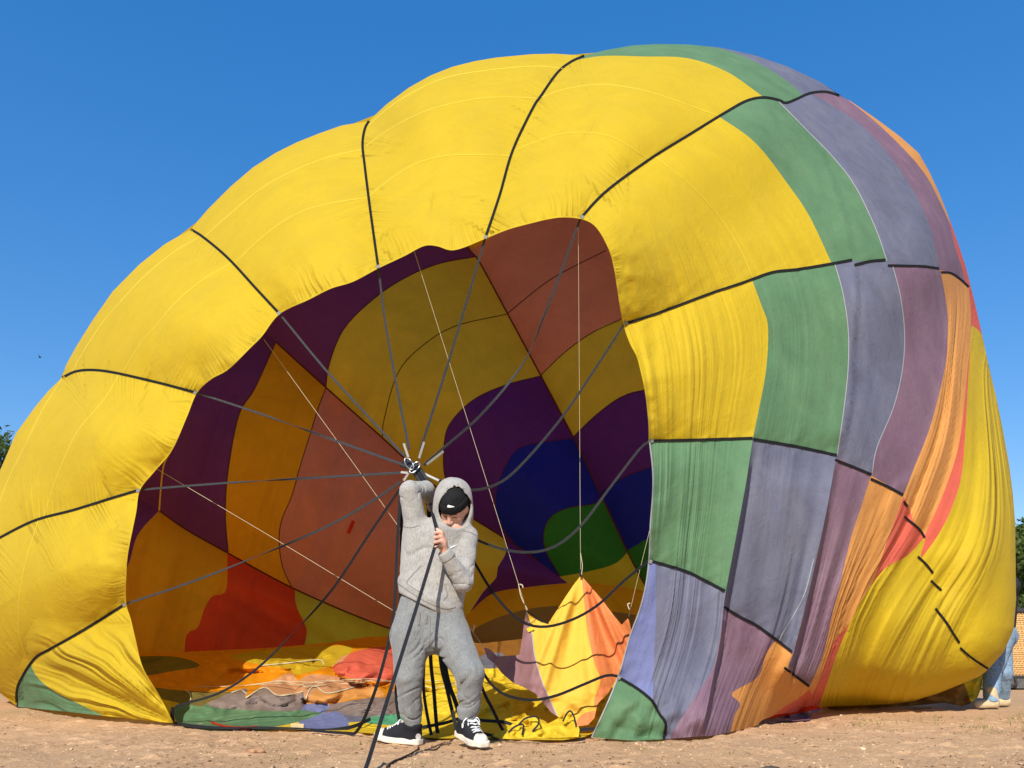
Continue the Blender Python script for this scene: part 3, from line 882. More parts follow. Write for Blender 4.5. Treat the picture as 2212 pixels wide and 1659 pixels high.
CAPL = [I1, I2, I3, I4,
        [(596, 739), (550, 840), (516, 897), (493, 1017), (487, 1109), (493, 1192)],
        [(704, 838), (686, 885), (670, 938), (648, 1008), (630, 1072), (608, 1125), (603, 1173), (611, 1226), (630, 1268)],
        [(880, 996), (872, 1100), (880, 1220), (910, 1320), (935, 1388)],
        [(1086, 1160), (1094, 1189), (1075, 1226), (1072, 1248), (1043, 1280), (1016, 1322)],
        [(704, 836), (712, 784), (744, 709), (808, 645), (872, 602), (947, 570), (1031, 554)],
        [(826, 944), (830, 905), (860, 805), (915, 745), (985, 704), (1098, 678)],
        [(1011, 1112), (984, 1077), (960, 1024), (960, 954), (974, 912), (1022, 864), (1091, 832), (1168, 812)],
        [(1112, 1178), (1080, 1130), (1070, 1082), (1080, 1034), (1107, 981), (1144, 960), (1240, 946)],
        [(1210, 1245), (1181, 1194), (1174, 1157), (1187, 1120), (1224, 1098), (1283, 1088), (1300, 1070)],
        [(1205, 1246), (1272, 1234), (1331, 1216), (1356, 1190)],
        [(1168, 811), (1219, 762), (1277, 720), (1341, 690), (1540, 630)],
        [(1096, 677), (1192, 602), (1309, 541), (1520, 460)],
        [(1238, 944), (1288, 896), (1341, 858), (1392, 842), (1560, 820)],
        [(1296, 1064), (1331, 1040), (1363, 1024), (1408, 1008), (1570, 970)],
        [(1354, 1189), (1384, 1173), (1406, 1162), (1560, 1120)],
        [(1013, 538), (1050, 520), (1130, 440), (1150, 330)],
        [(344, 1103), (298, 1155), (275, 1224), (220, 1300), (120, 1380)],
        [(491, 1195), (488, 1275), (459, 1287), (441, 1316), (427, 1356), (401, 1379), (398, 1490)],
        [(638, 1272), (639, 1304), (659, 1350), (662, 1373), (640, 1470)],
        [(965, 1400), (1060, 1340), (1180, 1310), (1300, 1318), (1520, 1350)]]
CAP = [(150, 1120), (150, 900), (300, 700), (480, 520), (700, 430), (950, 380), (1150, 350), (1350, 380), (1470, 480), (1520, 700), (1540, 1000), (1520, 1250), (1480, 1420), (1200, 1450), (800, 1450), (400, 1470), (180, 1440), (140, 1280)]
iribs = [smooth_line(l, 15) for l in (I1, I2, I3, I4)]
def cap_depth(P):
    P = np.asarray(P, float)
    Y = ell_depth(P)
    d = np.min([dist_to(P, r) for r in iribs], axis=0)
    Y = Y + 0.75 * (1 - np.exp(-d / 110.0)) - 0.4
    x, y = P[:, 0], P[:, 1]
    # long soft drapes on the left wall
    lf = smoothstep(200, 350, x) * (1 - smoothstep(850, 1000, x)) * smoothstep(700, 900, y)
    v = x + 0.25 * y
    Y = Y + lf * (0.05 * noise2(v / 26 + 5, y / 500) + 0.08 * noise2(v / 60, y / 400 + 7))
    # diagonal folds of the lowest gore
    lo = smoothstep(1230, 1330, y) * (1 - smoothstep(700, 900, x))
    Y = Y + 0.22 * lo * noise2((y - 0.62 * x) / 48.0, x / 500)
    return Y + 0.05 * fbm2(x / 90, y / 90, 3)
iPUR = fabric('deep_plum_fabric', (0.18, 0.034, 0.10), 0.42, mottle=0.1, bump=0.5, bscale=4)
iPUR2 = fabric('deep_violet_fabric', (0.12, 0.020, 0.13), 0.42, mottle=0.1, bump=0.5, bscale=4)
iGOLD = fabric('gold_fabric', (0.74, 0.44, 0.030), 0.42, mottle=0.1, bump=0.6, bscale=4)
iORA = fabric('deep_orange_fabric', (0.84, 0.31, 0.008), 0.42, mottle=0.1, bump=0.6, bscale=4)
iSAL = fabric('brick_salmon_fabric', (0.72, 0.205, 0.095), 0.42, mottle=0.1, bump=0.6, bscale=4)
iRED = fabric('scarlet_fabric', (0.76, 0.06, 0.014), 0.42, mottle=0.1, bump=0.6, bscale=4)
iBLU = fabric('navy_blue_fabric', (0.014, 0.018, 0.20), 0.42, mottle=0.1, bump=0.5, bscale=4)
iGRN = fabric('forest_green_fabric', (0.035, 0.17, 0.02), 0.42, mottle=0.1, bump=0.5, bscale=4)
iOLI = fabric('olive_yellow_fabric', (0.66, 0.45, 0.024), 0.42, mottle=0.1, bump=0.6, bscale=4)
iBRN = fabric('brown_fabric', (0.34, 0.15, 0.03), 0.42, mottle=0.1, bump=0.6, bscale=4)
cap_seeds = [(400, 900, iPUR), (650, 700, iPUR), (420, 1090, iPUR), (290, 1090, iPUR), (600, 900, iORA), (540, 1150, iORA), (750, 1050, iSAL), (700, 1220, iSAL), (940, 1250, iGOLD), (1150, 1240, iPUR2),
             (880, 720, iGOLD), (950, 800, iGOLD), (900, 650, iGOLD), (1050, 1000, iPUR2), (1170, 1050, iBLU), (1250, 1160, iGRN), (1280, 1245, iOLI),
             (1250, 560, iSAL), (1200, 680, iSAL), (1160, 520, iSAL), (1035, 525, iORA), (1300, 800, iGOLD), (1350, 940, iPUR2), (1370, 1080, iBLU), (1395, 1200, iGRN),
             (400, 1300, iORA), (560, 1320, iRED), (740, 1370, iOLI), (1200, 1285, iORA), (1200, 1370, iBRN), (260, 1150, iPUR)]
def cap_drape(P):
    P = np.asarray(P, float)
    x, y = P[:, 0], P[:, 1]
    lf = smoothstep(250, 400, x) * (1 - smoothstep(820, 960, x)) * smoothstep(760, 900, y)
    return np.stack([(x + 0.28 * y) * 0.55, y * 0.6, 0.45 * lf + 0.06], 1)
sheet(CAP, [], CAPL, cap_depth, cap_seeds, 11.0, 'inner_panel', balloon, attr=cap_drape)
RT = plain('dark_red_tape', (0.10, 0.012, 0.01), 0.8, 0.2, 100)
for l in (I1[1:-1], I2[2:-1], I3[2:-2]):
    ribbon('inner_tape', l, cap_depth, 3.2, RT, balloon, 0.02, 10.0)
for l in CAPL[4:6] + CAPL[8:13] + CAPL[14:18]:
    l = [q for q in l if q[0] < 1470]
    ribbon('inner_seam', l, cap_depth, 1.8, RT, balloon, 0.015, 10.0)

# the shell behind the skyline, curling in to the far half
def rear_shell():
    nS = 90
    S2 = resample(SIL, 20)
    cc = np.array((850.0, 1080.0))
    S2 = resample(SIL, 4600 / nS)
    n = len(S2)
    S3 = at_np(S2, ext_depth(S2))
    capc = resample(np.vstack([CAP, CAP[:1]]), 12)
    ca = np.arctan2(capc[:, 1] - cc[1], capc[:, 0] - cc[0])
    sa = np.arctan2(S2[:, 1] - cc[1], S2[:, 0] - cc[0])
    idx = [int(np.argmin(np.abs(np.angle(np.exp(1j * (ca - s)))))) for s in sa]
    C2 = capc[idx]
    C3 = at_np(C2, cap_depth(C2))
    tuck = smoothstep(1950, 2120, S2[:, 0]) * smoothstep(1000, 1180, S2[:, 1])
    ctr = at_np(cc + (S2 - cc) * (0.97 - 0.2 * tuck)[:, None], ext_depth(S2) + 2.2 - 1.9 * tuck)
    for k in range(n):
        ctr[k, 2] = max(ctr[k, 2], 0.12)
        C3[k, 2] = max(C3[k, 2], 0.05)
    rows = 9
    R = [S3 * (1 - t) ** 2 + 2 * ctr * t * (1 - t) + C3 * t * t for t in np.linspace(0, 1, rows)]
    cols = [iORA, YEL, iSAL, iPUR, iGOLD, iGRN, iBLU, iRED, iOLI]
    per = 11
    k = 0
    for c0 in range(0, n - 1, per):
        c1 = min(n - 1, c0 + per)
        w = c1 - c0 + 1
        for (r0, r1) in ((0, 4), (4, 8)):
            V = np.vstack([R[r][c0:c1 + 1] for r in range(r0, r1 + 1)])
            F = [(i * w + j, i * w + j + 1, (i + 1) * w + j + 1, (i + 1) * w + j) for i in range(r1 - r0) for j in range(w - 1)]
            if r0 == 0:
                m = YEL if c1 < 46 or c0 > 66 else (GRN if c1 < 52 else PUR)
            else:
                m = cols[k % len(cols)]
            mesh_from('rear_panel', V, F, m, balloon)
        k += 1
rear_shell()
# ------------------------------------------------------------------ cloth lying in the mouth
FB_Y = np.array([1300, 1370, 1400, 1450, 1500, 1550, 1575, 1600, 1640.])
FB_V = np.array([11.0, 9.9, 9.2, 8.0, 7.2, 6.6, 6.2, 5.75, 5.4])
BUMPS = [(795, 1440, 75, 40, 0.55), (1040, 1432, 45, 22, 0.2), (960, 1470, 60, 28, 0.25), (1080, 1520, 70, 40, 0.35), (600, 1500, 40, 26, 0.25), (690, 1495, 50, 24, 0.2), (560, 1425, 120, 25, 0.3), (1150, 1560, 60, 25, 0.2), (770, 1520, 40, 20, 0.15)]
def floor_depth(P):
    P = np.asarray(P, float)
    x, y = P[:, 0], P[:, 1]
    Y = np.interp(y, FB_Y, FB_V) + np.interp(x, [300, 380, 900, 1280], [0.5, 0.4, 0.0, -0.15])
    for bx, by, rx, ry, a in BUMPS:
        q = 1 - ((x - bx) / rx) ** 2 - ((y - by) / ry) ** 2
        Y = Y - a * np.sqrt(np.clip(q, 0, 1))
    wx = x + 25 * noise2(x / 70, y / 40)
    amp = smoothstep(1600, 1500, y) * 0.8 + 0.2
    Y = Y + amp * (0.20 * fbm2(wx / 60 + 3, y / 24 + 0.6 * x / 60, 3) + 0.10 * np.abs(noise2(wx / 26, y / 15 - x / 80)))
    gy = np.where(y > 1425, ground_Y(np.maximum(y, 1425)), 1e3)
    return np.minimum(Y, gy - 0.10 * smoothstep(1400, 1560, y))
def ring(pts):
    return list(pts) + [pts[0]]
fOLV = fabric('drab_olive_fabric', (0.16, 0.12, 0.03), 0.15, mottle=0.15, bump=0.7, bscale=6)
fGRY = fabric('grey_mauve_fabric', (0.21, 0.155, 0.135), 0.15, mottle=0.15, dirt=0.4, dirt_rgb=(0.3, 0.25, 0.21), bump=0.7, bscale=6)
fGR2 = fabric('sea_green_fabric', (0.09, 0.33, 0.17), 0.15, mottle=0.12, bump=0.5, bscale=6)
fPCH = fabric('peach_fabric', (0.56, 0.27, 0.13), 0.2, mottle=0.1, bump=0.7, bscale=6)
fYEL = fabric('bright_yellow_fabric', (0.74, 0.51, 0.03), 0.2, mottle=0.08, bump=0.8, bscale=7)
FLOOR = [(366, 1558), (405, 1569), (489, 1574), (557, 1573), (629, 1575), (671, 1577), (727, 1579), (790, 1583), (860, 1590), (950, 1595), (1057, 1595), (1140, 1598), (1215, 1599), (1262, 1592), (1300, 1575), (1335, 1490), (1372, 1410),
         (1390, 1380), (1200, 1372), (1040, 1390), (900, 1372), (790, 1376), (717, 1388), (573, 1400), (401, 1408), (270, 1412), (240, 1440), (280, 1490), (325, 1530)]
FL = [ring([(280, 1424), (299, 1418), (372, 1418), (419, 1429), (428, 1440), (377, 1449), (300, 1458)]),
      ring([(501, 1415), (560, 1406), (638, 1398), (700, 1395), (760, 1398), (747, 1420), (725, 1435), (643, 1457), (624, 1446), (573, 1438), (509, 1424)]),
      ring([(719, 1440), (741, 1418), (797, 1400), (848, 1397), (880, 1410), (895, 1440), (870, 1468), (797, 1471), (730, 1457)]),
      ring([(330, 1471), (400, 1456), (467, 1446), (487, 1460), (517, 1463), (461, 1471), (419, 1482), (349, 1482)]),
      ring([(447, 1519), (503, 1494), (534, 1488), (531, 1507), (571, 1485), (601, 1502), (655, 1496), (657, 1519), (629, 1536), (478, 1530)]),
      ring([(531, 1507), (548, 1494), (570, 1480), (600, 1464), (627, 1454), (645, 1474), (655, 1496), (601, 1502), (571, 1485)]),
      ring([(643, 1472), (671, 1457), (725, 1461), (765, 1469), (785, 1478), (710, 1497), (690, 1488), (660, 1512), (655, 1496)]),
      ring([(658, 1521), (668, 1490), (682, 1482), (710, 1497), (785, 1478), (811, 1482), (830, 1503), (780, 1507), (720, 1518)]),
      ring([(652, 1534), (720, 1520), (800, 1507), (835, 1505), (860, 1484), (885, 1490), (880, 1535), (800, 1548), (705, 1540)]),
      ring([(386, 1519), (478, 1531), (601, 1538), (685, 1526), (705, 1516), (703, 1537), (629, 1563), (557, 1573), (489, 1574), (395, 1566), (377, 1544)]),
      ring([(646, 1560), (690, 1545), (730, 1537), (753, 1561), (738, 1575), (657, 1575)]),
      ring([(783, 1554), (810, 1547), (870, 1544), (895, 1563), (850, 1566), (790, 1562)]),
      ring([(1032, 1424), (1050, 1412), (1085, 1412), (1100, 1436), (1060, 1444), (1034, 1440)]),
      [(220, 1460), (330, 1484), (430, 1494), (506, 1494)], [(449, 1518), (436, 1527)], [(388, 1519), (340, 1508), (290, 1500)], [(888, 1360), (900, 1440), (898, 1500), (903, 1560), (898, 1612)],
      [(866, 1467), (906, 1475)], [(656, 1517), (653, 1535)], [(655, 1510), (660, 1523)], [(750, 1561), (792, 1558)], [(893, 1563), (908, 1564)], [(626, 1564), (650, 1559)],
      [(1410, 1425), (1250, 1440), (1098, 1436)], [(1034, 1430), (970, 1402), (885, 1400)]]
fl_seeds = [(350, 1435, fOLV), (640, 1420, iOLI), (800, 1440, RED), (420, 1465, iORA), (560, 1515, fGRY), (610, 1480, fPCH), (700, 1475, fPCH), (740, 1500, ORA), (770, 1525, fGRY), (540, 1555, GRN), (700, 1562, BLU), (840, 1555, fGR2), (1060, 1428, PUR),
            (450, 1435, iORA), (400, 1505, fOLV), (950, 1520, fYEL), (1150, 1500, fYEL), (820, 1575, fYEL), (350, 1535, YEL), (1200, 1400, iBRN), (960, 1385, iBRN), (770, 1552, PUR), (1300, 1395, iBRN)]
def floor_drape(P):
    P = np.asarray(P, float)
    x, y = P[:, 0], P[:, 1]
    return np.stack([y * 2.0 + 0.45 * x + 26 * noise2(x / 55, y / 30), x * 1.5, 0.30 + 0.25 * noise2(x / 80, y / 40)], 1)
sheet(FLOOR, [], FL, floor_depth, fl_seeds, 5.0, 'floor_panel', balloon, ext=3, attr=floor_drape)
fl_d = lambda P: floor_depth(P)
for l in ([(531, 1507), (571, 1485), (601, 1502), (655, 1494)], [(660, 1512), (668, 1490), (682, 1482), (710, 1497), (785, 1478)], [(500, 1496), (520, 1490), (534, 1500)], [(560, 1438), (640, 1430), (690, 1425), (700, 1436)], [(400, 1490), (410, 1498), (412, 1512)]):
    ribbon('floor_seam', l, fl_d, 2.4, CORD, balloon, 0.03, 5.0)

# ------------------------------------------------------------------ scoop cloth held up by cords
def scoop_depth(P):
    P = np.asarray(P, float)
    x, y = P[:, 0], P[:, 1]
    Y = np.interp(y, [1240, 1400, 1570], [6.25, 6.1, 5.88]) - 0.0006 * (x - 1200) * 0.3
    a = np.arctan2(x - 1256, np.maximum(y - 1215, 8))
    k = smoothstep(1240, 1330, y)
    Y = Y - k * (0.07 * noise2(a * 7.0 + 2, y / 190) + 0.035 * noise2(a * 17.0, y / 240 + 4))
    b = np.arctan2(x - 1138, np.maximum(y - 1300, 8))
    Y = Y - 0.05 * smoothstep(1230, 1150, x) * noise2(b * 6 + 8, y / 160)
    lo = smoothstep(1440, 1540, y)
    Y = Y - 0.05 * lo * fbm2(x / 40, y / 22, 3)
    # right of the middle seam the cloth turns away; left of the first it turns sharply
    Y = Y + 0.0015 * np.clip(x - 1270, 0, 200) + 0.003 * np.clip(1150 - x, 0, 120)
    return Y
SCO = [(1255, 1243), (1275, 1266), (1300, 1295), (1325, 1328), (1343, 1350), (1350, 1342), (1357, 1335), (1361, 1350), (1366, 1372), (1352, 1420), (1330, 1470), (1313, 1498), (1291, 1520), (1284, 1551), (1270, 1566), (1247, 1569), (1225, 1560), (1204, 1548),
       (1190, 1538), (1157, 1498), (1130, 1484), (1107, 1474), (1083, 1453), (1070, 1435), (1053, 1422), (1045, 1398), (1060, 1403), (1074, 1418), (1122, 1415), (1128, 1379), (1132, 1345), (1137, 1321), (1149, 1328), (1163, 1338), (1185, 1346), (1203, 1318), (1221, 1290), (1240, 1262)]
sL = [[(1138, 1322), (1149, 1369), (1155, 1416), (1171, 1472), (1189, 1514), (1203, 1546)], [(1256, 1245), (1263, 1308), (1270, 1369), (1284, 1432), (1297, 1467), (1290, 1493), (1283, 1516), (1288, 1535)], [(1240, 1569), (1252, 1548), (1270, 1538), (1285, 1536)]]
sYEL = fabric('amber_fabric', (0.80, 0.47, 0.055), 0.2, mottle=0.08, bump=0.5, bscale=8)
sORA = fabric('coral_orange_fabric', (0.78, 0.235, 0.075), 0.2, mottle=0.08, bump=0.5, bscale=8)
sMAU = fabric('dusky_mauve_fabric', (0.30, 0.155, 0.16), 0.18, mottle=0.1, bump=0.5, bscale=8)
sheet(SCO, [], sL, scoop_depth, [(1215, 1400, sYEL), (1310, 1400, sORA), (1130, 1440, sMAU), (1262, 1556, sORA)], 4.5, 'scoop_panel', balloon, ext=6)
ribbon('scoop_seam', sL[0], scoop_depth, 2.2, PSEAM, balloon, 0.01, 6.0)
ribbon('scoop_hem', [(1137, 1321), (1149, 1328), (1163, 1338), (1185, 1346)], scoop_depth, 3.5, TAPE, balloon, 0.01, 6.0)
tagp = [(1139, 1362), (1152, 1355)]
ribbon('care_tag', tagp, scoop_depth, 9, SEAM, balloon, 0.02, 6.0, False)

# ------------------------------------------------------------------ suspension straps from the mouth to the gathered end
STRAP = plain('faded_black_webbing', (0.035, 0.036, 0.038), 0.8, 0.35, 120, 0.3, 0.2)
BLK = plain('black_strap', (0.013, 0.013, 0.016), 0.75, 0.3, 150, 0.3, 0.2)
WIRE = plain('pale_steel_sleeve', (0.30, 0.28, 0.24), 0.5, 0.25, 150, 0.2, 0.4)
def strap(pts, ya, yb, w=0.017, mat=None, twist=0.0, name='suspension_strap'):
    p2 = smooth_line(pts, 14)
    n = len(p2)
    t = np.linspace(0, 1, n)
    X = at_np(p2, ya + (yb - ya) * t)
    T = np.gradient(X, axis=0); T /= np.linalg.norm(T, axis=1)[:, None]
    V = []
    view = X - np.array((0, 0, CAM_H))
    view /= np.linalg.norm(view, axis=1)[:, None]
    side = np.cross(T, view); side /= np.linalg.norm(side, axis=1)[:, None]
    nor = np.cross(side, T)
    for i in range(n):
        an = 0.35 + twist * smoothstep(0.25, 0.75, np.array(t[i])) * math.pi
        s = side[i] * math.cos(an) + nor[i] * math.sin(an)
        nn = np.cross(s, T[i])
        for a, b in ((-.5, -.0018), (.5, -.0018), (.5, .0018), (-.5, .0018)):
            V.append(X[i] + s * a * w + nn * b)
    F = []
    for i in range(n - 1):
        for k in range(4):
            F.append((i * 4 + k, i * 4 + (k + 1) % 4, (i + 1) * 4 + (k + 1) % 4, (i + 1) * 4 + k))
    F += [(0, 1, 2, 3), tuple((n - 1) * 4 + k for k in (3, 2, 1, 0))]
    return mesh_from(name, V, F, mat or STRAP, balloon, smooth=False)
YK = 5.52
strap([(271, 1305), (400, 1262), (520, 1216), (690, 1145), (800, 1085), (866, 1040)], 6.75, YK, twist=1)
strap([(301, 1058), (480, 1044), (680, 1032), (868, 1021)], 6.75, YK, twist=1)
strap([(424, 848), (560, 893), (720, 950), (868, 1003)], 6.7, YK, twist=1)
strap([(604, 678), (700, 795), (800, 905), (874, 985)], 6.4, YK, twist=0)
strap([(817, 578), (833, 700), (860, 850), (884, 970)], 6.15, YK, twist=0)
strap([(1048, 514), (1010, 645), (960, 810), (908, 972)], 5.92, YK, twist=0)
strap([(1254, 471), (1215, 580), (1172, 690), (1130, 785), (1040, 895), (955, 970), (915, 1005)], 5.72, YK, twist=1)
strap([(1348, 700), (1290, 790), (1215, 900), (1130, 1000), (1075, 1045), (1010, 1058), (930, 1030)], 5.85, YK, twist=0)
strap([(1403, 953), (1380, 972), (1320, 1050), (1255, 1135), (1195, 1182), (1130, 1193), (1060, 1178), (1000, 1145), (935, 1060)], 5.8, YK, twist=0)
strap([(1402, 1211), (1350, 1253), (1290, 1308), (1230, 1341), (1170, 1354), (1120, 1338), (1065, 1280), (1010, 1190), (940, 1080)], 5.75, YK, twist=0, mat=BLK)
strap([(1335, 1461), (1310, 1459), (1262, 1478), (1200, 1503), (1145, 1512), (1090, 1500), (1055, 1470), (1030, 1420), (985, 1290), (935, 1090)], 5.7, YK, twist=0, mat=BLK)
strap([(374, 1548), (376, 1528), (400, 1520), (480, 1494), (560, 1440), (640, 1360), (720, 1270), (800, 1150), (868, 1050)], 6.75, YK, twist=1, mat=BLK)
# pale sleeves where straps meet the gathered end
for a, b in (((872, 958), (882, 988)), ((916, 955), (905, 990)), ((958, 975), (922, 1003)), ((905, 1018), (948, 1038)), ((866, 1020), (886, 1022)), ((872, 1038), (884, 1020))):
    strap([a, b], YK - 0.03, YK - 0.05, 0.015, WIRE, name='strap_sleeve')
# the gathered bundle over his shoulder
kn = [at(872, 1000, 5.5), at(888, 1006, 5.46), at(902, 1020, 5.44), at(915, 1040, 5.44), at(924, 1062, 5.43), at(930, 1085, 5.40)]
for dx, dz, r in ((0, 0, 0.02), (0.02, 0.012, 0.014), (-0.018, -0.01, 0.015), (0.008, -0.022, 0.012)):
    tube('strap_bundle', spline3([Vector(k) + Vector((dx, 0.01, dz)) for k in kn], 5), r, STRAP if dx else BLK, balloon, 8)
def carab(px, py, ang, Y=5.42):
    c = at(px, py, Y)
    pts = []
    for k in range(17):
        a = 2 * math.pi * k / 16
        u, v = 0.022 * math.cos(a), 0.045 * math.sin(a)
        pts.append(c + Vector((u * math.cos(ang) - v * math.sin(ang), 0.004 * math.sin(2 * a), u * math.sin(ang) + v * math.cos(ang))))
    tube('carabiner', pts, 0.006, plain('steel', (0.35, 0.36, 0.37), 0.35, 0.1, 50, 0.1, 0.5, 1.0), balloon, 6)
carab(884, 1002, 0.6); carab(896, 1010, -0.7)

# ---- black straps that run down behind him to the ground
def strap_g(pts, w=0.020, mat=None):
    p = np.array(pts, float)
    p3 = spline3([at(*q) for q in pts], 8)
    T = np.gradient(p3, axis=0); T /= np.linalg.norm(T, axis=1)[:, None] + 1e-9
    V = []
    for i in range(len(p3)):
        view = p3[i] - np.array((0, 0, CAM_H)); view /= np.linalg.norm(view)
        s = np.cross(T[i], view); s /= np.linalg.norm(s) + 1e-9
        nn = np.cross(s, T[i])
        for a, b in ((-.5, -.002), (.5, -.002), (.5, .002), (-.5, .002)):
            q = p3[i] + s * a * w + nn * b
            V.append((q[0], q[1], max(q[2], 0.004 + 0.002 * (b > 0))))
    F = []
    for i in range(len(p3) - 1):
        for k in range(4):
            F.append((i * 4 + k, i * 4 + (k + 1) % 4, (i + 1) * 4 + (k + 1) % 4, (i + 1) * 4 + k))
    return mesh_from('suspension_strap', V, F, mat or BLK, balloon, smooth=False)
strap_g([(866, 1050, 5.5), (858, 1180, 5.5), (850, 1330, 5.48), (822, 1455, 5.48), (792, 1540, 5.6), (772, 1578, 5.8), (757, 1586, 5.86), (720, 1583, 5.95), (670, 1578, 6.1)])
strap_g([(925, 1085, 5.45), (927, 1250, 5.6), (917, 1413, 5.7), (915, 1485, 5.72), (922, 1540, 5.7), (932, 1588, 5.66)])
strap_g([(928, 1085, 5.46), (932, 1250, 5.62), (930, 1411, 5.74), (937, 1490, 5.76), (943, 1566, 5.78), (946, 1584, 5.78)], 0.024)
strap_g([(930, 1085, 5.47), (940, 1250, 5.62), (951, 1420, 5.72), (966, 1490, 5.72), (984, 1566, 5.7), (990, 1586, 5.7)], 0.024)
strap_g([(931, 1085, 5.48), (945, 1250, 5.64), (962, 1440, 5.8), (985, 1520, 5.82), (1005, 1578, 5.85)], 0.028)
strap_g([(868, 1055, 5.5), (866, 1250, 5.6), (858, 1443, 5.66), (856, 1507, 5.7), (863, 1560, 5.74), (868, 1582, 5.8)])
strap_g([(935, 1085, 5.48), (985, 1290, 5.6), (1036, 1470, 5.66), (1066, 1536, 5.66), (1085, 1575, 5.7), (1098, 1588, 5.72)])
strap_g([(1045, 1585, 5.72), (1075, 1592, 5.66), (1110, 1598, 5.6), (1160, 1593, 5.68), (1215, 1596, 5.62), (1246, 1578, 5.72), (1285, 1574, 5.7)])
strap_g([(1060, 1594, 5.6), (1100, 1606, 5.42), (1150, 1611, 5.35), (1196, 1609, 5.36)], 0.022)
strap_g([(1210, 1608, 5.38), (1240, 1606, 5.42), (1262, 1596, 5.52)], 0.022)
strap_g([(905, 1572, 5.85), (960, 1562, 5.9), (1010, 1548, 5.9), (1040, 1556, 5.85), (1090, 1560, 5.8), (1120, 1572, 5.75)])
strap_g([(1246, 1575, 5.66), (1240, 1548, 5.68), (1232, 1536, 5.7), (1224, 1542, 5.7), (1216, 1558, 5.66)], 0.011)
strap_g([(1120, 1566, 5.64), (1135, 1552, 5.66), (1158, 1548, 5.66), (1164, 1562, 5.62), (1150, 1580, 5.6)], 0.011)
strap_g([(1090, 1590, 5.6), (1112, 1570, 5.62), (1130, 1566, 5.62), (1128, 1588, 5.56)], 0.011)
strap_g([(372, 1562, 6.75), (420, 1569, 6.42), (489, 1574, 6.28), (557, 1573, 6.3), (629, 1575, 6.25), (700, 1578, 6.15), (760, 1570, 6.2), (800, 1553, 6.4)], 0.024)
strap_g([(374, 1528, 6.62), (372, 1545, 6.64), (372, 1560, 6.66)], 0.03)
# crumpled yellow hem near the right foot
HEMP = [(1062, 1590), (1090, 1576), (1110, 1562), (1130, 1552), (1155, 1548), (1168, 1560), (1178, 1566), (1205, 1552), (1228, 1537), (1240, 1550), (1252, 1575), (1250, 1592), (1210, 1594), (1150, 1594), (1100, 1597)]
def hem_depth(P):
    P = np.asarray(P, float)
    x, y = P[:, 0], P[:, 1]
    Y = np.interp(y, [1535, 1600], [5.85, 5.55]) + 0.10 * fbm2(x / 16, y / 14, 3)
    return np.minimum(Y, ground_Y(y) - 0.06)
sheet(HEMP, [], [[(1062, 1590), (1110, 1580), (1160, 1575), (1205, 1580), (1252, 1580)]], hem_depth, [(1150, 1560, fYEL), (1150, 1590, fYEL)], 4.0, 'hem_cloth', balloon, ext=4)

# ---- cords
def cord(pts, r=0.0016, mat=None):
    return tube('cord', spline3([at(*q) for q in pts], 8), r, mat or CORD, balloon, 6)
cord([(895, 543, 6.1), (1020, 940, 6.2), (1120, 1262, 6.12), (1132, 1304, 6.1), (1138, 1320, 6.1)])
cord([(1120, 1262, 6.12), (1126, 1290, 6.09), (1140, 1318, 6.08)], 0.003)
cord([(1122, 1262, 6.1), (1128, 1264, 6.1), (1130, 1270, 6.1)], 0.0045)
cord([(1249, 476, 5.75), (1252, 900, 6.1), (1254, 1205, 6.2), (1256, 1242, 6.22)])
cord([(1254, 1195, 6.2), (1258, 1222, 6.2), (1256, 1242, 6.2)], 0.003)
strap([(1254, 1230), (1255, 1246)], 6.2, 6.2, 0.02, BLK, name='cord_tab')
cord([(570, 733, 6.6), (800, 1052, 6.3), (1020, 1363, 6.0), (1042, 1396, 6.02)])
cord([(1022, 1364, 5.99), (1025, 1354, 5.99), (1023, 1350, 5.99)], 0.0045)
cord([(330, 1008, 6.8), (600, 1168, 6.45), (838, 1312, 6.2), (1000, 1405, 6.05), (1060, 1445, 6.0)])
cord([(1404, 1143, 5.84), (1380, 1240, 5.92), (1358, 1332, 6.0)])
cord([(1360, 1318, 5.99), (1356, 1306, 5.99), (1361, 1303, 5.99)], 0.0045)
cord([(370, 972, 7.0), (354, 1005, 7.1), (348, 1050, 7.15), (344, 1103, 7.2)], 0.007, iGOLD)
def fcord(pts, r=0.0026):
    L = smooth_line(pts, 8)
    X = at_np(L, floor_depth(L) - 0.07)
    return tube('cord', X, r, CORD, balloon, 6)
fcord([(420, 1484), (500, 1482), (560, 1478), (605, 1470), (650, 1479), (700, 1470), (760, 1472), (850, 1471), (900, 1476)])
fcord([(530, 1481), (580, 1474), (622, 1472), (690, 1474), (760, 1468), (840, 1472), (880, 1466)])
fcord([(655, 1484), (690, 1476), (730, 1470), (800, 1466), (870, 1474), (930, 1470), (1000, 1478)])
fcord([(560, 1480), (600, 1476), (660, 1482), (720, 1478), (790, 1474)])
fcord([(905, 1480), (940, 1486), (980, 1478), (1010, 1490)], 0.003)
# red tag strip and label on the front hem
ribbon('red_edge_tape', [(455, 1560), (490, 1569), (530, 1571), (556, 1569)], lambda P: floor_depth(P), 4, iRED, balloon, 0.05, 8)
ribbon('printed_label', [(628, 1567), (656, 1568)], lambda P: floor_depth(P), 9, plain('label_cloth', (0.72, 0.55, 0.28), 0.8), balloon, 0.06, 8)
ribbon('red_patch', [(764, 1125), (752, 1152)], cap_depth, 8, iRED, balloon, 0.05, 8, False)

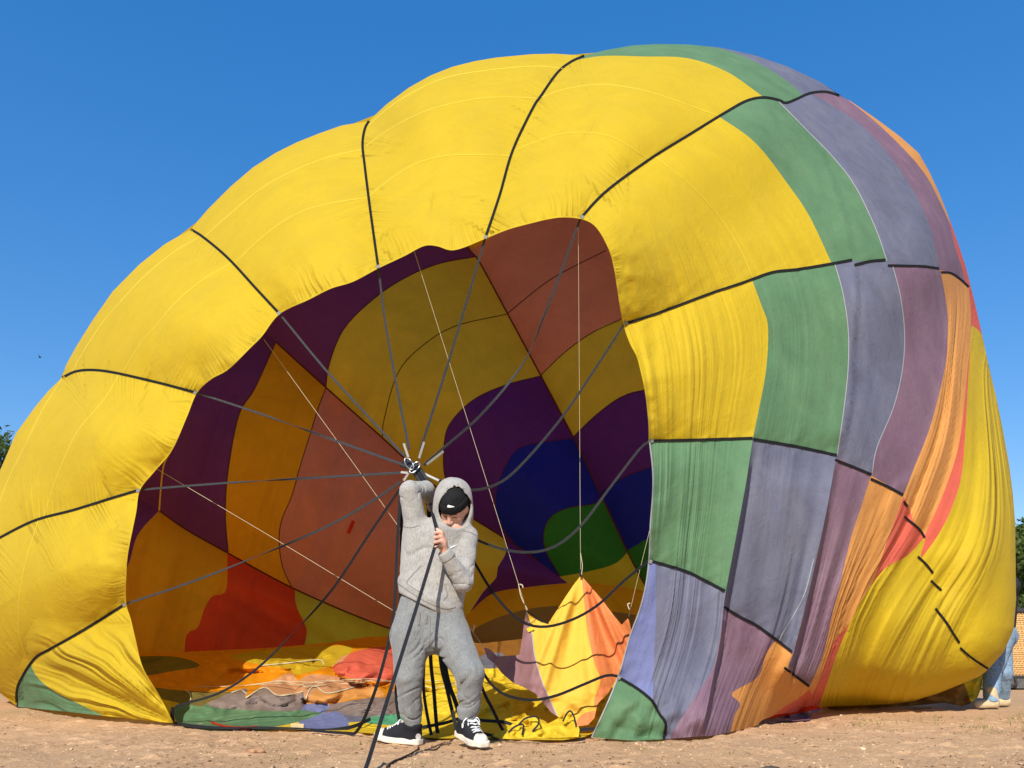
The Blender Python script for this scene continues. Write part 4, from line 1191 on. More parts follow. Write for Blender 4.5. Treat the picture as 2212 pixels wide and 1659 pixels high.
# dark cloth sagging under the far right end
def sag_depth(P):
    P = np.asarray(P, float)
    Y = 8.75 + 0.25 * fbm2(P[:, 0] / 30, P[:, 1] / 18, 3)
    gy = np.where(P[:, 1] > 1425, ground_Y(np.maximum(P[:, 1], 1425)), 1e3)
    return np.minimum(Y, gy - 0.02)
SAG = [(1780, 1516), (1900, 1506), (1990, 1490), (2070, 1462), (2122, 1446), (2122, 1480), (2112, 1506), (2096, 1520), (2080, 1526), (2040, 1518), (1980, 1524), (1880, 1530), (1790, 1532)]
sheet(SAG, [], [[(2075, 1455), (2088, 1490), (2098, 1522)]], sag_depth, [(2108, 1480, YEL), (2040, 1500, iBRN)], 5.0, 'sagging_panel', balloon)
# low lumps of cloth along the right foot of the envelope
def lump_depth(P):
    P = np.asarray(P, float)
    return np.minimum(ground_Y(P[:, 1]) - 0.05, 7.4 + 0.2 * fbm2(P[:, 0] / 20, P[:, 1] / 12, 2))
sheet([(1640, 1565), (1690, 1558), (1750, 1556), (1756, 1540), (1770, 1538), (1776, 1528), (1760, 1524), (1700, 1532), (1650, 1548)], [], [[(1640, 1556), (1700, 1546), (1770, 1530)]], lump_depth, [(1690, 1540, iRED), (1720, 1552, MAU)], 5.0, 'hem_cloth', balloon)
# ------------------------------------------------------------------ figures: distance fields turned into one smooth surface
def A3(px, py, Y):
    return np.array(at(px, py, Y))

def rcone(P, a, b, ra, rb, ky=1.0, kx=1.0):
    ab = b - a
    t = np.clip(((P - a) @ ab) / (ab @ ab + 1e-12), 0, 1)
    d = P - (a + t[:, None] * ab)
    if ky != 1.0 or kx != 1.0:
        d = d * np.array((kx, ky, 1.0))
    return np.sqrt((d * d).sum(1)) - (ra + (rb - ra) * t)

def ellip(P, c, r):
    q = (P - c) / r
    k = np.sqrt((q * q).sum(1))
    return (k - 1) * min(r)

def smin(a, b, k):
    h = np.clip(0.5 + 0.5 * (b - a) / k, 0, 1)
    return b * (1 - h) + a * h - k * h * (1 - h)

def smax(a, b, k):
    return -smin(-a, -b, k)

_lat = rng.random((32, 32, 32)) * 2 - 1
def noise3(P, s):
    q = P * np.asarray(s, float)
    i = np.floor(q).astype(int); f = q - i
    f = f * f * (3 - 2 * f)
    r = 0
    for dx in (0, 1):
        for dy in (0, 1):
            for dz in (0, 1):
                w = (f[:, 0] if dx else 1 - f[:, 0]) * (f[:, 1] if dy else 1 - f[:, 1]) * (f[:, 2] if dz else 1 - f[:, 2])
                r = r + w * _lat[(i[:, 0] + dx) % 32, (i[:, 1] + dy) % 32, (i[:, 2] + dz) % 32]
    return r

def sdf_mesh(f, lo, hi, h):
    lo = np.array(lo, float); hi = np.array(hi, float)
    c = 4
    n = (np.ceil((hi - lo) / (h * c)).astype(int) + 1)
    cg = np.stack(np.meshgrid(*[lo[k] + h * c * (np.arange(n[k]) + 0.5 - 0.5 / c) for k in range(3)], indexing='ij'), -1)
    cv = f(cg.reshape(-1, 3)).reshape(n)
    D = np.repeat(np.repeat(np.repeat(cv, c, 0), c, 1), c, 2)
    M = np.abs(D) < h * c * 1.6
    N = D.shape
    I = np.argwhere(M)
    D[M] = f(lo + I * h)
    s = D < 0
    mn = np.zeros([k - 1 for k in N], int)
    corners = [(a, b, d) for a in (0, 1) for b in (0, 1) for d in (0, 1)]
    sl = lambda o: tuple(slice(o[k], N[k] - 1 + o[k]) for k in range(3))
    for o in corners:
        mn += s[sl(o)]
    act = np.argwhere((mn > 0) & (mn < 8))
    vid = np.full(mn.shape, -1); vid[tuple(act.T)] = np.arange(len(act))
    acc = np.zeros((len(act), 3)); cnt = np.zeros(len(act))
    cd = {o: D[tuple((act + o).T)] for o in corners}
    for o in corners:
        for ax in range(3):
            if o[ax] == 0:
                o2 = list(o); o2[ax] = 1; o2 = tuple(o2)
                a, b = cd[o], cd[o2]
                m = (a < 0) != (b < 0)
                t = a[m] / (a[m] - b[m])
                p = np.tile(np.array(o, float), (m.sum(), 1)); p[:, ax] += t
                acc[m] += p; cnt[m] += 1
    V = lo + (act + acc / cnt[:, None]) * h
    Fs = []
    for ax in range(3):
        a = s[tuple(slice(0, N[k] - 1) if k == ax else slice(1, N[k] - 1) for k in range(3))]
        b = s[tuple(slice(1, N[k]) if k == ax else slice(1, N[k] - 1) for k in range(3))]
        for flip, m in ((False, a & ~b), (True, ~a & b)):
            I = np.argwhere(m)
            if len(I) == 0:
                continue
            off = np.ones(3, int); off[ax] = 0
            I = I + off
            u, v = [(1, 2), (2, 0), (0, 1)][ax]
            e = np.eye(3, dtype=int)
            q = [vid[tuple((I - e[u] - e[v]).T)], vid[tuple((I - e[v]).T)], vid[tuple(I.T)], vid[tuple((I - e[u]).T)]]
            if flip:
                q = q[::-1]
            Fs.append(np.stack(q, 1))
    return V, np.vstack(Fs)

def sdf_obj(name, f, lo, hi, h, mat, parent=None):
    V, F = sdf_mesh(f, lo, hi, h)
    return mesh_from(name, V, F, mat, parent)

def bvh_of(o):
    me = o.data
    return BVHTree.FromPolygons([v.co.copy() for v in me.vertices], [tuple(p.vertices) for p in me.polygons])

CAMP = Vector((0, 0, CAM_H))
def hit(bvh, px, py, lift=0.003):
    d = (at(px, py, 5.0) - CAMP).normalized()
    loc, nor, idx, dist = bvh.ray_cast(CAMP, d)
    if loc is None:
        return None, None
    if nor.dot(d) > 0:
        nor = -nor
    return loc + nor * lift - d * lift, nor

def sew(name, bvh, pts, wpx, mat, parent, lift=0.002, step=2.5, smooth=True):
    L = smooth_line(pts, step) if smooth else resample(pts, step)
    T = np.gradient(L, axis=0); N = np.stack([-T[:, 1], T[:, 0]], 1); N /= np.linalg.norm(N, axis=1)[:, None] + 1e-9
    V, F, last = [], [], None
    for k in range(len(L)):
        a, _ = hit(bvh, *(L[k] - N[k] * wpx / 2), lift); b, _ = hit(bvh, *(L[k] + N[k] * wpx / 2), lift)
        if a is None or b is None:
            last = None; continue
        V += [a, b]
        if last is not None and (V[last] - a).length < 0.05:
            F.append((last, last + 1, len(V) - 1, len(V) - 2))
        last = len(V) - 2
    if F:
        return mesh_from(name, V, F, mat, parent)

def patch(name, bvh, poly, mat, parent, lift=0.003, step=1.2):
    poly = np.array(poly, float)
    o = resample(np.vstack([poly, poly[:1]]), step)[:-1]
    V = [Vector(p) for p in o]
    E = [(i, (i + 1) % len(o)) for i in range(len(o))]
    r = delaunay_2d_cdt(V, E, [], 1, 0.001, False)
    X = []
    for v in r[0]:
        p, _ = hit(bvh, v.x, v.y, lift)
        if p is None:
            return None
        X.append(p)
    return mesh_from(name, X, [f for f in r[2]], mat, parent)

def knit(name, rgb, dark, scale=170.0, rough=0.95, bump=0.35, sheen=0.2):
    """brushed fleece with heathered light and dark fibres"""
    m, nt, N, L = mat_new(name)
    tc = N.new('ShaderNodeTexCoord')
    mp = N.new('ShaderNodeMapping'); mp.inputs['Scale'].default_value = (1.0, 1.0, 0.35)
    L.new(tc.outputs['Object'], mp.inputs[0])
    n1 = N.new('ShaderNodeTexNoise'); n1.inputs['Scale'].default_value = scale; n1.inputs['Detail'].default_value = 4; n1.inputs['Roughness'].default_value = 0.7
    n2 = N.new('ShaderNodeTexNoise'); n2.inputs['Scale'].default_value = 18; n2.inputs['Detail'].default_value = 6
    L.new(mp.outputs[0], n1.inputs['Vector']); L.new(tc.outputs['Object'], n2.inputs['Vector'])
    cr = N.new('ShaderNodeValToRGB'); cr.color_ramp.elements[0].position = 0.33; cr.color_ramp.elements[0].color = (*dark, 1)
    cr.color_ramp.elements[1].position = 0.62; cr.color_ramp.elements[1].color = (*rgb, 1)
    mv = N.new('ShaderNodeMix'); mv.data_type = 'FLOAT'; mv.inputs[0].default_value = 0.25
    L.new(n1.outputs[0], mv.inputs[2]); L.new(n2.outputs[0], mv.inputs[3]); L.new(mv.outputs[0], cr.inputs[0])
    pr = N.new('ShaderNodeBsdfPrincipled'); pr.inputs['Roughness'].default_value = rough; pr.inputs['Specular IOR Level'].default_value = 0.1
    pr.inputs['Sheen Weight'].default_value = sheen; pr.inputs['Sheen Roughness'].default_value = 0.6
    L.new(cr.outputs[0], pr.inputs['Base Color'])
    b1 = N.new('ShaderNodeBump'); b1.inputs['Strength'].default_value = bump; b1.inputs['Distance'].default_value = 0.002; L.new(n1.outputs[0], b1.inputs['Height'])
    n3 = N.new('ShaderNodeTexNoise'); n3.inputs['Scale'].default_value = 14; n3.inputs['Detail'].default_value = 4; n3.inputs['Distortion'].default_value = 1.2
    L.new(tc.outputs['Object'], n3.inputs['Vector'])
    b2 = N.new('ShaderNodeBump'); b2.inputs['Strength'].default_value = 0.5; b2.inputs['Distance'].default_value = 0.012; L.new(n3.outputs[0], b2.inputs['Height']); L.new(b1.outputs[0], b2.inputs['Normal'])
    L.new(b2.outputs[0], pr.inputs['Normal'])
    out = N.new('ShaderNodeOutputMaterial'); L.new(pr.outputs[0], out.inputs[0])
    return m

def skin_mat():
    m, nt, N, L = mat_new('skin')
    at_ = N.new('ShaderNodeAttribute'); at_.attribute_name = 'tone'
    tc = N.new('ShaderNodeTexCoord')
    n1 = N.new('ShaderNodeTexNoise'); n1.inputs['Scale'].default_value = 60; n1.inputs['Detail'].default_value = 5; L.new(tc.outputs['Object'], n1.inputs['Vector'])
    mr = N.new('ShaderNodeMapRange'); mr.inputs['To Min'].default_value = 0.85; mr.inputs['To Max'].default_value = 1.15; L.new(n1.outputs[0], mr.inputs['Value'])
    mul = N.new('ShaderNodeMix'); mul.data_type = 'RGBA'; mul.blend_type = 'MULTIPLY'; mul.inputs[0].default_value = 1
    L.new(at_.outputs['Color'], mul.inputs[6]); L.new(mr.outputs[0], mul.inputs[7])
    pr = N.new('ShaderNodeBsdfPrincipled'); pr.inputs['Roughness'].default_value = 0.5; pr.inputs['Specular IOR Level'].default_value = 0.35
    pr.inputs['Subsurface Weight'].default_value = 0.12; pr.inputs['Subsurface Radius'].default_value = (0.02, 0.008, 0.004); pr.inputs['Subsurface Scale'].default_value = 0.3
    L.new(mul.outputs[2], pr.inputs['Base Color'])
    out = N.new('ShaderNodeOutputMaterial'); L.new(pr.outputs[0], out.inputs[0])
    return m
SKIN = skin_mat()
HOOD = knit('heather_grey_fleece', (0.39, 0.365, 0.33), (0.215, 0.205, 0.185))
PANT = knit('dark_heather_fleece', (0.24, 0.242, 0.23), (0.125, 0.127, 0.125))
RIB = knit('grey_rib_knit', (0.36, 0.345, 0.32), (0.24, 0.23, 0.21))
BEAN = knit('black_knit', (0.018, 0.018, 0.019), (0.010, 0.010, 0.010), sheen=0.0)
CANV = plain('black_canvas', (0.02, 0.02, 0.024), 0.85, 0.2, 400, 0.4, 0.15)
RUBB = plain('dirty_white_rubber', (0.66, 0.60, 0.48), 0.6, 0.22, 25, 0.2, 0.3)
LACE = plain('white_lace', (0.78, 0.77, 0.74), 0.8, 0.1, 200, 0.3, 0.2)
WHITE = plain('white_thread', (0.80, 0.80, 0.78), 0.7, 0.05, 100)
SHSEAM = plain('dark_grey_thread', (0.17, 0.165, 0.155), 0.9, 0.1, 100)

# ---- head frame
HC = A3(981, 1098, 5.205)
def rot(ax, a):
    return np.array(Matrix.Rotation(math.radians(a), 3, ax))
# local frame: x image right, y forward (towards the camera), z up
B0 = np.array([[1, 0, 0], [0, -1, 0], [0, 0, 1.0]])
HR = rot('Y', 9) @ rot('Z', -14) @ rot('X', 52) @ B0
HEAD_INV = np.linalg.inv(HR)
def to_head(P):
    return (P - HC) @ HEAD_INV.T
def from_head(q):
    return HC + HR @ np.array(q, float)

def head_sdf(P):
    q = to_head(P)
    d = ellip(q, np.array((0, -0.012, 0.035)), np.array((0.076, 0.098, 0.094)))
    d = smin(d, rcone(q, np.array((0, 0.030, 0.0)), np.array((0, 0.058, -0.085)), 0.060, 0.030), 0.035)
    for s in (-1, 1):
        d = smin(d, rcone(q, np.array((s * 0.052, 0.0, -0.03)), np.array((s * 0.022, 0.052, -0.088)), 0.022, 0.020), 0.03)      # jaw
        d = smin(d, ellip(q, np.array((s * 0.043, 0.060, -0.018)), np.array((0.024, 0.020, 0.018))), 0.02)                      # cheekbone
        d = smin(d, rcone(q, np.array((s * 0.015, 0.085, 0.028)), np.array((s * 0.046, 0.070, 0.027)), 0.009, 0.008), 0.016)     # brow
        d = smax(d, -ellip(q, np.array((s * 0.031, 0.094, 0.008)), np.array((0.017, 0.018, 0.011))), 0.012)                      # socket
        d = smin(d, ellip(q, np.array((s * 0.031, 0.068, 0.007)), np.array((0.0135, 0.0135, 0.0125))), 0.004)                    # lid over eye
        d = smin(d, ellip(q, np.array((s * 0.012, 0.096, -0.031)), np.array((0.009, 0.011, 0.008))), 0.006)                      # nostril wing
        d = smin(d, ellip(q, np.array((s * 0.080, -0.008, -0.004)), np.array((0.010, 0.020, 0.032))), 0.006)                     # ear
    d = smin(d, rcone(q, np.array((0, 0.083, 0.018)), np.array((0, 0.107, -0.026)), 0.0085, 0.0125), 0.012)                      # nose
    d = smin(d, ellip(q, np.array((0, 0.089, -0.053)), np.array((0.024, 0.010, 0.0055))), 0.006)                                 # lips
    d = smin(d, ellip(q, np.array((0, 0.086, -0.063)), np.array((0.020, 0.010, 0.0065))), 0.006)
    d = smin(d, ellip(q, np.array((0, 0.077, -0.088)), np.array((0.022, 0.016, 0.014))), 0.014)                                  # chin
    return d

# ---- joints of the pose
SH_R, EL_R, FA_R, HA_R = A3(900, 1142, 5.26), A3(884, 1060, 5.19), A3(920, 1058, 5.33), A3(932, 1080, 5.40)
SH_L, EL_L, WR_L = A3(1010, 1160, 5.24), A3(1001, 1258, 5.13), A3(961, 1194, 5.025)
HIP_R, KN_R, CA_R, AN_R = A3(889, 1372, 5.26), A3(882, 1462, 5.22), A3(888, 1530, 5.28), A3(894, 1566, 5.30)
HIP_L, KN_L, CA_L, AN_L = A3(972, 1372, 5.26), A3(1015, 1455, 5.12), A3(1012, 1524, 5.18), A3(1007, 1556, 5.18)
PEL, CHE, NEC = A3(932, 1330, 5.27), A3(950, 1185, 5.26), A3(964, 1140, 5.25)

def hand_l(P):
    d = rcone(P, WR_L, A3(955, 1170, 5.0), 0.024, 0.030)
    d = smin(d, rcone(P, A3(954, 1174, 5.0), A3(952, 1155, 4.995), 0.030, 0.026), 0.015)
    for i in range(4):
        t = i / 3
        k = A3(952.5 + 1.5 * t, 1150 + 28 * t, 4.975)
        m = A3(940.5 - 1.5 * math.sin(t * 3.1), 1151 + 31 * t, 4.955 - 0.006 * math.sin(t * 3.1))
        e = A3(941.5, 1153 + 29 * t, 5.0)
        g = A3(950, 1154 + 27 * t, 5.012)
        r = (0.0098, 0.0104, 0.0099, 0.0086)[i]
        fd = np.minimum(np.minimum(rcone(P, k, m, r * 1.12, r), rcone(P, m, e, r, r * 0.95)), rcone(P, e, g, r * 0.95, r * 0.85))
        d = smin(d, fd, 0.004)
    th = np.minimum(rcone(P, A3(957, 1168, 4.985), A3(954, 1150, 4.965), 0.014, 0.0115), rcone(P, A3(954, 1150, 4.965), A3(944, 1143, 4.968), 0.0115, 0.009))
    return smin(d, th, 0.006)

def hand_r(P):
    d = rcone(P, A3(931, 1077, 5.39), A3(935, 1090, 5.43), 0.026, 0.03)
    for i in range(4):
        a = A3(930 + 5 * i, 1094, 5.42); b = A3(928 + 5 * i, 1102, 5.38); c = A3(930 + 5 * i, 1094, 5.36)
        d = smin(d, np.minimum(rcone(P, a, b, 0.010, 0.009), rcone(P, b, c, 0.009, 0.008)), 0.004)
    return smin(d, rcone(P, A3(926, 1084, 5.40), A3(926, 1097, 5.37), 0.011, 0.009), 0.006)

def body_sdf(P):
    d = head_sdf(P)
    d = smin(d, rcone(P, NEC, from_head((0, -0.02, -0.05)), 0.056, 0.052), 0.03)
    d = smin(d, rcone(P, PEL, CHE, 0.11, 0.115, 1.2), 0.05)
    d = smin(d, rcone(P, SH_R, SH_L, 0.055, 0.055), 0.06)
    for a, b, r1, r2 in ((SH_R, EL_R, 0.048, 0.040), (EL_R, FA_R, 0.038, 0.032), (FA_R, HA_R, 0.032, 0.024), (SH_L, EL_L, 0.047, 0.040), (EL_L, WR_L, 0.038, 0.025),
                         (HIP_R, KN_R, 0.085, 0.055), (KN_R, CA_R, 0.054, 0.045), (CA_R, AN_R, 0.045, 0.033), (HIP_L, KN_L, 0.085, 0.055), (KN_L, CA_L, 0.054, 0.045), (CA_L, AN_L, 0.045, 0.033)):
        d = smin(d, rcone(P, a, b, r1, r2), 0.02)
    d = smin(d, hand_l(P), 0.006)
    return smin(d, hand_r(P), 0.006)

allj = np.array([SH_R, EL_R, SH_L, EL_L, WR_L, KN_R, KN_L, AN_R, AN_L, HC])
lo = allj.min(0) - 0.17; hi = allj.max(0) + 0.17
Vb, Fb = sdf_mesh(body_sdf, lo, hi, 0.0048)
person = mesh_from('person', Vb, Fb, SKIN)
tag(person, 'person in grey hoodie, black beanie and grey sweatpants gripping straps over one shoulder', 'person')
# skin, lips, brows and a thin moustache
qh = to_head(Vb)
tone = np.tile(np.array((0.60, 0.335, 0.235, 1.0)), (len(Vb), 1))
def paint(mask, rgb, w=1.0):
    tone[mask, :3] = tone[mask, :3] * (1 - w) + np.array(rgb) * w
fwd = qh[:, 1] > 0.05
paint(fwd & (np.abs(qh[:, 0]) < 0.022) & (np.abs(qh[:, 2] + 0.058) < 0.0085), (0.47, 0.17, 0.14), 0.8)
paint(fwd & (np.abs(qh[:, 0]) < 0.027) & (np.abs(qh[:, 2] + 0.0435) < 0.0045), (0.16, 0.09, 0.06), 0.6)
paint((qh[:, 1] > -0.03) & (qh[:, 2] < -0.080) & (qh[:, 2] > -0.13), (0.33, 0.19, 0.14), 0.5)
for s in (-1, 1):
    paint(fwd & (np.abs(qh[:, 0] - s * 0.031) < 0.021) & (np.abs(qh[:, 2] - 0.0285 + 0.002 * np.abs(qh[:, 0] * s - 0.03) / 0.02) < 0.0045), (0.06, 0.035, 0.025), 0.9)
    paint(fwd & (np.abs(qh[:, 0] - s * 0.031) < 0.0145) & (np.abs(qh[:, 2] + 0.0005) < 0.0028), (0.03, 0.02, 0.015), 0.95)
ca = person.data.color_attributes.new('tone', 'FLOAT_COLOR', 'POINT')
ca.data.foreach_set('color', tone.ravel())

# ---- hoodie
hemA, hemB = A3(852, 1276, 5.25), A3(972, 1337, 5.25)
hem_n = np.array((-(hemB - hemA)[2], 0, (hemB - hemA)[0])); hem_n = -hem_n / np.linalg.norm(hem_n)   # points down
HOODC = A3(979, 1087, 5.225)
def hoodie_sdf(P):
    d = rcone(P, A3(903, 1290, 5.26), A3(906, 1165, 5.26), 0.125, 0.108, 1.12)
    d = smin(d, rcone(P, A3(958, 1300, 5.26), A3(985, 1170, 5.26), 0.122, 0.105, 1.12), 0.06)
    d = smin(d, rcone(P, A3(930, 1300, 5.25), A3(948, 1165, 5.25), 0.130, 0.115, 1.05), 0.05)
    d = smin(d, rcone(P, SH_R, SH_L, 0.066, 0.062), 0.05)
    d = smin(d, rcone(P, A3(962, 1150, 5.25), A3(970, 1128, 5.23), 0.098, 0.095), 0.04)
    arm = np.minimum(rcone(P, SH_R, EL_R, 0.075, 0.066), rcone(P, EL_R, FA_R, 0.063, 0.052))
    arm = smin(arm, rcone(P, FA_R, HA_R, 0.056, 0.040), 0.02)
    d = smin(d, arm, 0.03)
    up = rcone(P, SH_L, EL_L, 0.066, 0.059)
    fo = rcone(P, EL_L, WR_L, 0.058, 0.041)
    arm = smin(up, fo, 0.012)
    d = smin(d, arm, 0.014)
    # cloth folds
    ab = EL_L - SH_L
    w = P + 0.02 * np.stack([noise3(P, 9.0), noise3(P + 5, 9.0), noise3(P + 9, 9.0)], 1)
    f = 0.004 * noise3(w, (16, 12, 7)) - 0.06 * np.clip(0.16 - np.abs(noise3(w + 3, (8, 7, 4))), 0, 1) * smoothstep(-0.2, 0.4, noise3(P + 4, 5.0)) - 0.008 * np.clip(0.14 - np.abs(noise3(w + 8, (22, 18, 14))), 0, 1)
    for e, s in ((EL_L, 1.0), (EL_R, 1.0), (A3(1000, 1200, 5.12), 0.6)):
        r = np.linalg.norm(P - e, axis=1)
        f = f - 0.07 * s * np.exp(-(r / 0.10) ** 2) * np.clip(0.17 - np.abs(noise3(w + 1, (18, 12, 26))), 0, 1)
    hb = (P - hemA) @ hem_n
    f = f + 0.010 * np.exp(-((hb + 0.085) / 0.045) ** 2) * noise3(w, (14, 10, 30))
    f = f + 0.008 * np.exp(-((hb + 0.055) / 0.02) ** 2)
    d = d - f * 0.9
    # hem: gathered in below
    d = smax(d, hb, 0.012)
    # hood
    q = P - HOODC
    o = ellip(q, np.zeros(3), np.array((0.125, 0.150, 0.166)))
    o = smin(o, rcone(q, np.array((0.0, 0.03, -0.08)), np.array((-0.02, 0.03, -0.16)), 0.115, 0.12), 0.05)
    o = o - 0.005 * noise3(w, (11, 11, 7)) - 0.0025 * np.abs(noise3(w, (30, 30, 16)))
    d = smin(d, o, 0.025)
    inn = ellip(q, np.array((0.004, -0.012, 0.0)), np.array((0.108, 0.135, 0.145)))
    d = smax(d, -inn, 0.010)
    # opening of the hood
    oc = A3(985, 1102, 5.2)
    ax = (np.array((0, 0, CAM_H)) - oc); ax = ax / np.linalg.norm(ax)
    r = P - oc
    al = r @ ax
    pr = r - al[:, None] * ax
    ell = np.sqrt(((pr[:, 0] + 0.05 * pr[:, 2]) / 0.104) ** 2 + (pr[:, 2] / 0.110) ** 2) - 1
    d = smax(d, -np.maximum(ell * 0.1, 0.0 - (al - 0.01)), 0.012)
    # cuffs are open at the wrist
    wd = (WR_L - EL_L) / np.linalg.norm(WR_L - EL_L)
    d = np.maximum(d, np.where(np.linalg.norm(P - WR_L, axis=1) < 0.09, (P - WR_L) @ wd - 0.012, -1))
    return d
lo_h = np.minimum.reduce([SH_R, EL_R, SH_L, EL_L, WR_L, hemA, hemB, HOODC]) - 0.19
hi_h = np.maximum.reduce([SH_R, EL_R, SH_L, EL_L, WR_L, hemA, hemB, HOODC]) + 0.19
hoodie = sdf_obj('hoodie', hoodie_sdf, lo_h, hi_h, 0.006, HOOD, person)
hb = bvh_of(hoodie)
def h2(pts, w=1.4, m=None, n='hoodie_seam'):
    sew(n, hb, pts, w, m or SHSEAM, hoodie, 0.0012)
h2([(856, 1258), (880, 1275), (920, 1300), (960, 1315), (985, 1312)])                 # hem band
h2([(862, 1135), (885, 1140), (905, 1135)], 1.2)                                       # armhole
h2([(1000, 1146), (1016, 1150), (1030, 1158)], 1.0)
h2([(910, 1222), (893, 1240), (879, 1257), (886, 1266), (915, 1284)], 1.3)              # pocket
h2([(960, 1262), (966, 1285), (958, 1297)], 1.6)
h2([(966, 1142), (966, 1160), (964, 1170)], 1.8, RIB, 'drawstring')
h2([(970, 1142), (971, 1158), (970, 1166)], 1.6, RIB, 'drawstring')
patch('chest_swoosh', hb, [(971, 1184), (974, 1181), (989, 1176), (980, 1181.5), (974, 1184.5)], WHITE, hoodie)
# ribbed cuff
cu = WR_L - (WR_L - EL_L) / np.linalg.norm(WR_L - EL_L) * 0.035
tube('cuff', spline3([cu, (cu + WR_L) / 2, WR_L + (WR_L - cu) * 0.35], 5), np.array([0.047, 0.047, 0.046, 0.046, 0.046, 0.045, 0.045, 0.044, 0.043, 0.042, 0.038]), RIB, hoodie, 20)

# ---- beanie
def beanie_sdf(P):
    q = to_head(P)
    d = ellip(q, np.array((0, -0.012, 0.045)), np.array((0.087, 0.108, 0.103)))
    cuff = ellip(q, np.array((0, -0.012, 0.045)), np.array((0.0925, 0.1135, 0.110)))
    lim = q[:, 2] - 0.030 + 0.10 * q[:, 1] * 0 - 0.15 * np.minimum(q[:, 1], 0)
    d = np.maximum(d, -lim)
    cuff = smax(smax(cuff, -(lim), 0.006), lim - 0.052, 0.008)
    return np.minimum(d, cuff)
beanie = sdf_obj('beanie', beanie_sdf, HC - 0.2, HC + 0.22, 0.0045, BEAN, person)
bb = bvh_of(beanie)
sw0 = np.array([(981.9, 1095.7), (971.5, 1097.6), (967.4, 1096.8), (966.2, 1094.4), (968.4, 1091.6), (968.6, 1093.6), (970.2, 1095.3), (974, 1095.6)])
sw = (sw0 - (974, 1095)) * (1.0, 1.15) + (974, 1094)
patch('swoosh', bb, sw.tolist(), WHITE, beanie, 0.004, 0.8)

# ---- sweatpants
def pants_sdf(P):
    d = rcone(P, A3(900, 1305, 5.26), A3(890, 1372, 5.26), 0.105, 0.130, 1.1)
    d = smin(d, rcone(P, A3(960, 1310, 5.26), A3(970, 1372, 5.26), 0.105, 0.122, 1.1), 0.05)
    d = smin(d, rcone(P, A3(930, 1320, 5.26), A3(929, 1375, 5.26), 0.12, 0.11, 1.1), 0.04)
    lr = smin(rcone(P, HIP_R, KN_R, 0.126, 0.082), rcone(P, KN_R, CA_R, 0.082, 0.068), 0.02)
    lr = smin(lr, rcone(P, CA_R, AN_R, 0.067, 0.048), 0.02)
    ll = smin(rcone(P, HIP_L, KN_L, 0.120, 0.083), rcone(P, KN_L, CA_L, 0.082, 0.067), 0.02)
    ll = smin(ll, rcone(P, CA_L, AN_L, 0.066, 0.046), 0.02)
    d = smin(smin(d, lr, 0.02), ll, 0.02)
    w = P + 0.022 * np.stack([noise3(P, 8.0), noise3(P + 5, 8.0), noise3(P + 9, 8.0)], 1)
    f = 0.003 * noise3(w + 2, (13, 11, 8)) - 0.05 * np.clip(0.16 - np.abs(noise3(w, (6, 5, 5))), 0, 1) * smoothstep(-0.1, 0.5, noise3(P + 7, 5.0))
    for c, s, ax in ((AN_R + (0, 0, 0.05), 1.9, (0.25, 0, 1)), (AN_L + (0, 0, 0.05), 1.7, (-0.3, 0, 1)), (KN_L - (0, 0, 0.05), 1.1, (0.7, 0, 0.8)), (KN_R - (0, 0, 0.07), 0.9, (-0.5, 0, 0.9)), (A3(950, 1405, 5.2), 1.2, (0.8, 0, 0.7)), (A3(900, 1400, 5.2), 0.8, (-0.6, 0, 0.8))):
        r = np.linalg.norm(P - c, axis=1)
        dirn = np.array(ax) / np.linalg.norm(ax)
        g = (w @ dirn)
        f = f - 0.075 * s * np.exp(-(r / 0.085) ** 2) * np.clip(0.22 - np.abs(noise2(g * 26.0 + 3 * noise3(P, 5.0), (P @ np.array((dirn[2], 0.3, -dirn[0]))) * 5.0)), 0, 1)
    d = d - f
    top = P[:, 2] - A3(930, 1285, 5.26)[2]
    d = np.maximum(d, top)
    for a in (AN_R, AN_L):
        d = np.maximum(d, np.where(np.linalg.norm(P - a, axis=1) < 0.1, a[2] - 0.012 - P[:, 2], -1))
    return d
lo_p = np.minimum.reduce([HIP_R, KN_R, AN_R, AN_L, KN_L]) - 0.17; hi_p = np.maximum.reduce([HIP_R, KN_R, AN_R, AN_L, KN_L, PEL]) + 0.2
pants = sdf_obj('sweatpants', pants_sdf, lo_p, hi_p, 0.0062, PANT, person)
pb = bvh_of(pants)
sew('drawstring', pb, [(906, 1322), (905, 1336), (904, 1350)], 4.5, SHSEAM, pants, 0.003)
sew('drawstring', pb, [(922, 1328), (921, 1338), (920, 1347)], 3.5, SHSEAM, pants, 0.003)
sew('fly_seam', pb, [(929, 1330), (929, 1370), (926, 1400)], 1.2, SHSEAM, pants, 0.001)
sew('pocket_seam', pb, [(852, 1330), (846, 1355), (843, 1378)], 1.3, SHSEAM, pants, 0.001)
sew('logo_tag', pb, [(843, 1394), (845.5, 1409)], 4.5, BEAN, pants, 0.003, 2.0, False)
sew('logo_mark', pb, [(842.6, 1399), (844.4, 1401.5), (846, 1399.4)], 1.0, WHITE, pants, 0.005, 1.0)
sew('logo_mark', pb, [(843, 1405), (844.8, 1402.5), (846.6, 1404.8)], 1.0, WHITE, pants, 0.005, 1.0)

